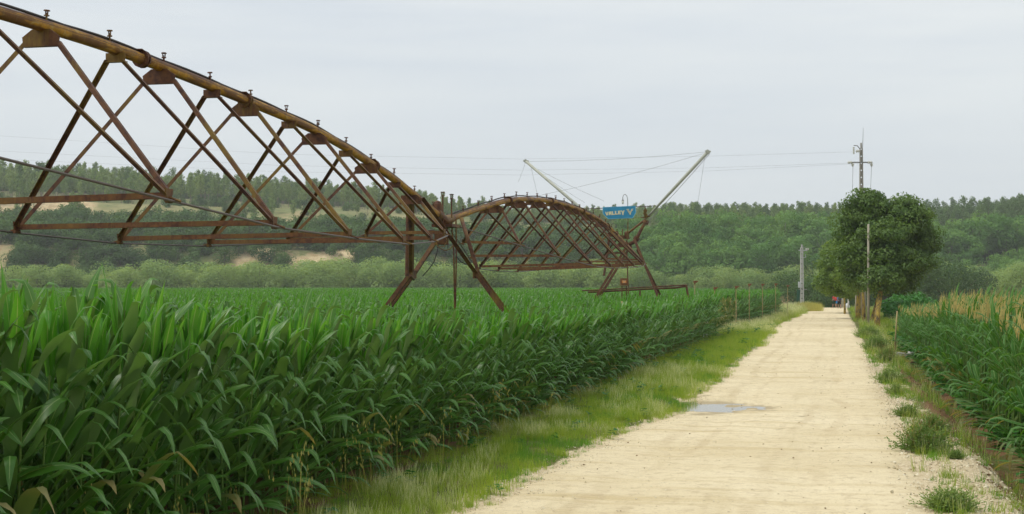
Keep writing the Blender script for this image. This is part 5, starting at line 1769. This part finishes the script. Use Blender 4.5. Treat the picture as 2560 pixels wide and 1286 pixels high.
# right side: ditch and far verge
for (ya, yb) in ((12, 30), (30, 50), (50, 80), (80, 178)):
    sc = 1.0 if ya < 30 else (1.3 if ya < 50 else (1.8 if ya < 80 else 2.6))
    W_ = 3.4 if ya < 80 else 14
    N = int((30 if ya < 30 else 22 if ya < 50 else 9 if ya < 80 else 3.2) * (yb - ya) * W_)
    for _ in range(N):
        y = r6.uniform(ya, yb); rx = interp(RIGHT, y); t = r6.uniform(.1, W_); x = rx + t
        if x / y > .42: continue
        if y < 78 and x > right_edge(y) + .4: continue
        n_ = nz2(x, y, .8, 5)
        if y < 70:
            dens = smooth(.9, 1.5, t) * .17 * (1 + 2.2 * n_) + smooth(2.2, 2.9, t) * .6
            if t < .9: dens = .04 + .10 * smooth(22, 34, y) * (1 + 2 * n_)
            if y > 45: dens = max(dens, (.3 + .3 * n_) * smooth(.2, .8, t))
        else: dens = .8 * smooth(0.2, 1, t)
        if r6.random() > dens: continue
        row = (x, y, gz(x, y), r6.uniform(-.15, .15), r6.uniform(-.15, .15), r6.uniform(0, 6.28), sc * r6.uniform(.5, 1.0), r6.randrange(3))
        if y < 76 and t > 2.0 and r6.random() < .8: gw.append(row[:6] + (sc * r6.uniform(.7, 1.5), r6.randrange(4)))
        elif r6.random() < (.15 if y < 80 else .5): gl.append(row)
        elif r6.random() < .25: gd.append(row)
        else: gg.append(row)
for (px, py, n_, rr_) in ((2310, 1135, 60, .75), (2268, 1046, 22, .5), (2372, 1279, 34, .5), (2240, 990, 40, .7), (2228, 960, 40, .8), (2215, 905, 50, 1.1), (2192, 880, 50, 1.2), (2170, 845, 50, 1.4), (2330, 1085, 40, .6), (2440, 1240, 30, .6), (2350, 1190, 14, .5)):
    g_ = on_ground(px, py)
    for _ in range(n_):
        x, y = g_.x + r6.gauss(0, rr_ * .6), g_.y + r6.gauss(0, rr_)
        if x < interp(RIGHT, y) + .25 * nz2(x, y, 1.5) + .05: continue
        row = (x, y, gz(x, y), r6.uniform(-.2, .2), r6.uniform(-.2, .2), r6.uniform(0, 6.28), r6.uniform(.35, 1.0) * (1 + .02 * (g_.y - 17)), r6.randrange(3))
        (gg, gl, gd)[r6.choice((0, 0, 1, 2))].append(row)
scatter('green_grass', T_green, gg, 'short green grass of the verges')
scatter('lime_grass', T_lime, gl, 'yellow-green grass of the verges')
scatter('seeding_grass', T_dry, gd, 'pale seeding grass on the left verge')
scatter('wild_oats', T_gold, go_, 'tall golden wild oats along the corn')
scatter('weeds', WEED, gw, 'broadleaf weeds in verge and ditch')

def stone_mesh(seed, mat):
    r = random.Random(seed)
    mb = MB(); mb.t = r.random()
    vs = []
    for z, k_, n_ in ((-.3, .6, 5), (.1, 1.0, 6), (.5, .55, 4)):
        pass
    pts = [(0, 0, -.4)] + [(math.cos(a) * r.uniform(.7, 1.1), math.sin(a) * r.uniform(.6, 1.0), r.uniform(-.15, .2)) for a in np.linspace(0, 6.28, 6, endpoint=False)] + [(r.uniform(-.2, .2), r.uniform(-.2, .2), r.uniform(.4, .6))]
    fs = []
    for i in range(6):
        j = (i + 1) % 6
        fs += [(0, 1 + j, 1 + i), (7, 1 + i, 1 + j)]
    mb.add(pts, fs)
    return mb.mesh('stone', M[mat])
ST = [stone_mesh(i, 'stone') for i in range(5)]
CL = [stone_mesh(20 + i, 'clod') for i in range(3)]
P, Q = [], []
for _ in range(11000):
    y = 12 + 43 * r6.random() ** 1.35; rx = interp(RIGHT, y)
    t = r6.gauss(.65, .5) * (1 - .6 * smooth(20, 33, y))
    if t > 2.2 or t < -.5: continue
    x = rx + t
    if x / y > .42: continue
    s = .011 + .022 * r6.random() ** 3
    P.append((x, y, gz(x, y) + s * .25 + (.02 if t < 0 else 0), r6.uniform(0, 6), r6.uniform(-.4, .4), r6.uniform(0, 6), s, r6.randrange(5)))
for _ in range(3500):
    y = 14 + 40 * r6.random() ** 1.4; lx = interp(LEFT, y)
    jag = 0.30 * nz2(y, 3.1, 0.9) + 0.35 * nz2(y, 1.1, 0.17)
    x = lx + jag + r6.gauss(.05, .2)
    s = .008 + .014 * r6.random() ** 3
    P.append((x, y, gz(x, y) + .02, r6.uniform(0, 6), 0, r6.uniform(0, 6), s, r6.randrange(5)))
for _ in range(6500):
    y = 14 + 50 * r6.random() ** 1.4; lx, rx = interp(LEFT, y), interp(RIGHT, y)
    x = r6.uniform(lx, rx); s = .005 + .013 * r6.random() ** 4
    P.append((x, y, gz(x, y) + .022, 0, 0, r6.uniform(0, 6), s, r6.randrange(5)))
scatter('gravel', ST, P, 'pale limestone gravel along the road edges')
for _ in range(1000):
    y = 15 + 60 * r6.random() ** 1.2; lx, rx = interp(LEFT, y), interp(RIGHT, y)
    x = r6.uniform(lx + .3, rx + 1.2); s = .005 + .02 * r6.random() ** 5
    Q.append((x, y, gz(x, y) + .024, 0, 0, r6.uniform(0, 6), s, r6.randrange(3)))
for _ in range(1500):
    y = 14 + 50 * r6.random(); x = interp(RIGHT, y) + r6.uniform(1.0, 2.9)
    if x / y > .42: continue
    s = .02 + .03 * r6.random() ** 2
    Q.append((x, y, gz(x, y), 0, 0, r6.uniform(0, 6), s, r6.randrange(3)))
scatter('soil_clods', CL, Q, 'brown clods and crumbs on road and ditch floor')

# shrubs on the right shoulder
def shrub_mesh(seed, twiggy):
    r = random.Random(seed); mb = MB(); mats = [M['shrub'], M['twig']]
    for _ in range(420):
        az = r.uniform(0, 6.28); el = rad(r.uniform(12, 88)); ln = r.uniform(.25, .62)
        d = V3((math.cos(az) * math.cos(el), math.sin(az) * math.cos(el), math.sin(el)))
        p = V3((r.uniform(-.18, .18), r.uniform(-.18, .18), 0)); mb.t = r.random(); mb.mi = 0
        q = p + d * ln
        w = d.cross(V3((0, 0, 1))).normalized() * .006
        mb.add([p - w, p + w, q + w * .4, q - w * .4], [(0, 1, 2, 3)])
        for k_ in range(11):
            f = .25 + .75 * k_ / 10
            c = p.lerp(q, f); l_ = (d + rnd_dir(r) * .9).normalized() * r.uniform(.04, .08)
            n_ = l_.cross(rnd_dir(r)).normalized() * .015
            mb.add([c, c + l_ * .5 + n_, c + l_, c + l_ * .5 - n_], [(0, 1, 2, 3)])
    if twiggy:
        mb.mi = 1
        for _ in range(34):
            az = r.uniform(0, 6.28); el = rad(r.uniform(35, 85)); ln = r.uniform(.55, .95)
            d = V3((math.cos(az) * math.cos(el), math.sin(az) * math.cos(el), math.sin(el)))
            p = V3((r.uniform(-.3, .2), r.uniform(-.1, .3), 0)); q = p + d * ln
            w = d.cross(V3((0, 1, 0))).normalized() * .006; mb.t = r.random()
            mb.add([p - w, p + w, q + w * .4, q - w * .4], [(0, 1, 2, 3)])
            for k_ in range(7):
                c = p.lerp(q, .4 + .09 * k_); l_ = (d + rnd_dir(r) * .7) * .07
                n_ = l_.cross(rnd_dir(r)).normalized() * .005
                mb.add([c, c + l_ + n_, c + l_ - n_], [(0, 1, 2)])
    me = mb.mesh('roadside_shrub', mats)
    return me
SH = [shrub_mesh(1, False), shrub_mesh(2, False), shrub_mesh(3, True)]
for (px, py, s, v, lab) in ((2312, 1132, .85, 2, 'largest roadside shrub, green with dry brown stems, halfway along the gravel shoulder'),
                            (2268, 1046, .55, 0, 'small green shrub next above the largest shrub on the shoulder'),
                            (2372, 1279, .62, 1, 'green shrub at the bottom corner of the gravel shoulder'),
                            (2388, 1152, .35, 0, 'tiny green shrub lower right of the largest shrub'),
                            (2240, 990, .60, 1, 'dark bushy weed on the shoulder below the concrete slab'),
                            (2228, 960, .9, 0, 'spreading green shrub left of the concrete slab end'),
                            (2215, 905, 1.0, 2, 'shrub with brown stems just left of the concrete slab'),
                            (2192, 880, 1.25, 1, 'broad green shrub on the road edge before the slab'),
                            (2170, 845, 1.35, 0, 'farthest green shrub bordering the road, below the black post'),
                            (2330, 1085, .8, 2, 'brown dry-stemmed weed behind the largest shrub')):
    g_ = on_ground(px, py, -.02)
    o = link('roadside_shrub', SH[v], None, (g_.x, g_.y, gz(g_.x, g_.y))); o.scale = (s * rng.uniform(.85, 1.3), s * rng.uniform(.85, 1.3), s * rng.uniform(.65, 1.0)); o.rotation_euler = (0, 0, px * .37)
    tag(o, lab, 'shrub', 'shrubs along the gravel shoulder')
# dry grass mound past the bend
r7 = random.Random(9); P = []
for _ in range(260):
    g_ = on_ground(r7.uniform(2000, 2048), r7.uniform(772, 779)); P.append((g_.x, g_.y, gz(g_.x, g_.y), 0, 0, r7.uniform(0, 6), r7.uniform(1.6, 3.0), r7.randrange(3)))
scatter('dry_grass_mound', [tuft(70 + i, 26, .36, .2, .4, .012, 'grass_gold', .3) for i in range(3)], P, 'dry straw-coloured grass at the road bend')

# ------------------------------------------------------------------ haze
mb = MB(); mb.box((0, 510, 43), (1900, 1260, 98))
hm = bpy.data.materials.new('thin_haze'); hm.use_nodes = True
ht = hm.node_tree; ht.nodes.clear()
ho = ht.nodes.new('ShaderNodeOutputMaterial'); hv = ht.nodes.new('ShaderNodeVolumePrincipled')
hv.inputs['Color'].default_value = (0.97, 0.98, 1.0, 1); hv.inputs['Density'].default_value = 0.00022; hv.inputs['Anisotropy'].default_value = 0.0
ht.links.new(hv.outputs[0], ho.inputs['Volume'])
hz_o = mb.build('haze', hm); hz_o['kind'] = 'stuff'; hz_o['label'] = 'thin pale haze over the valley'
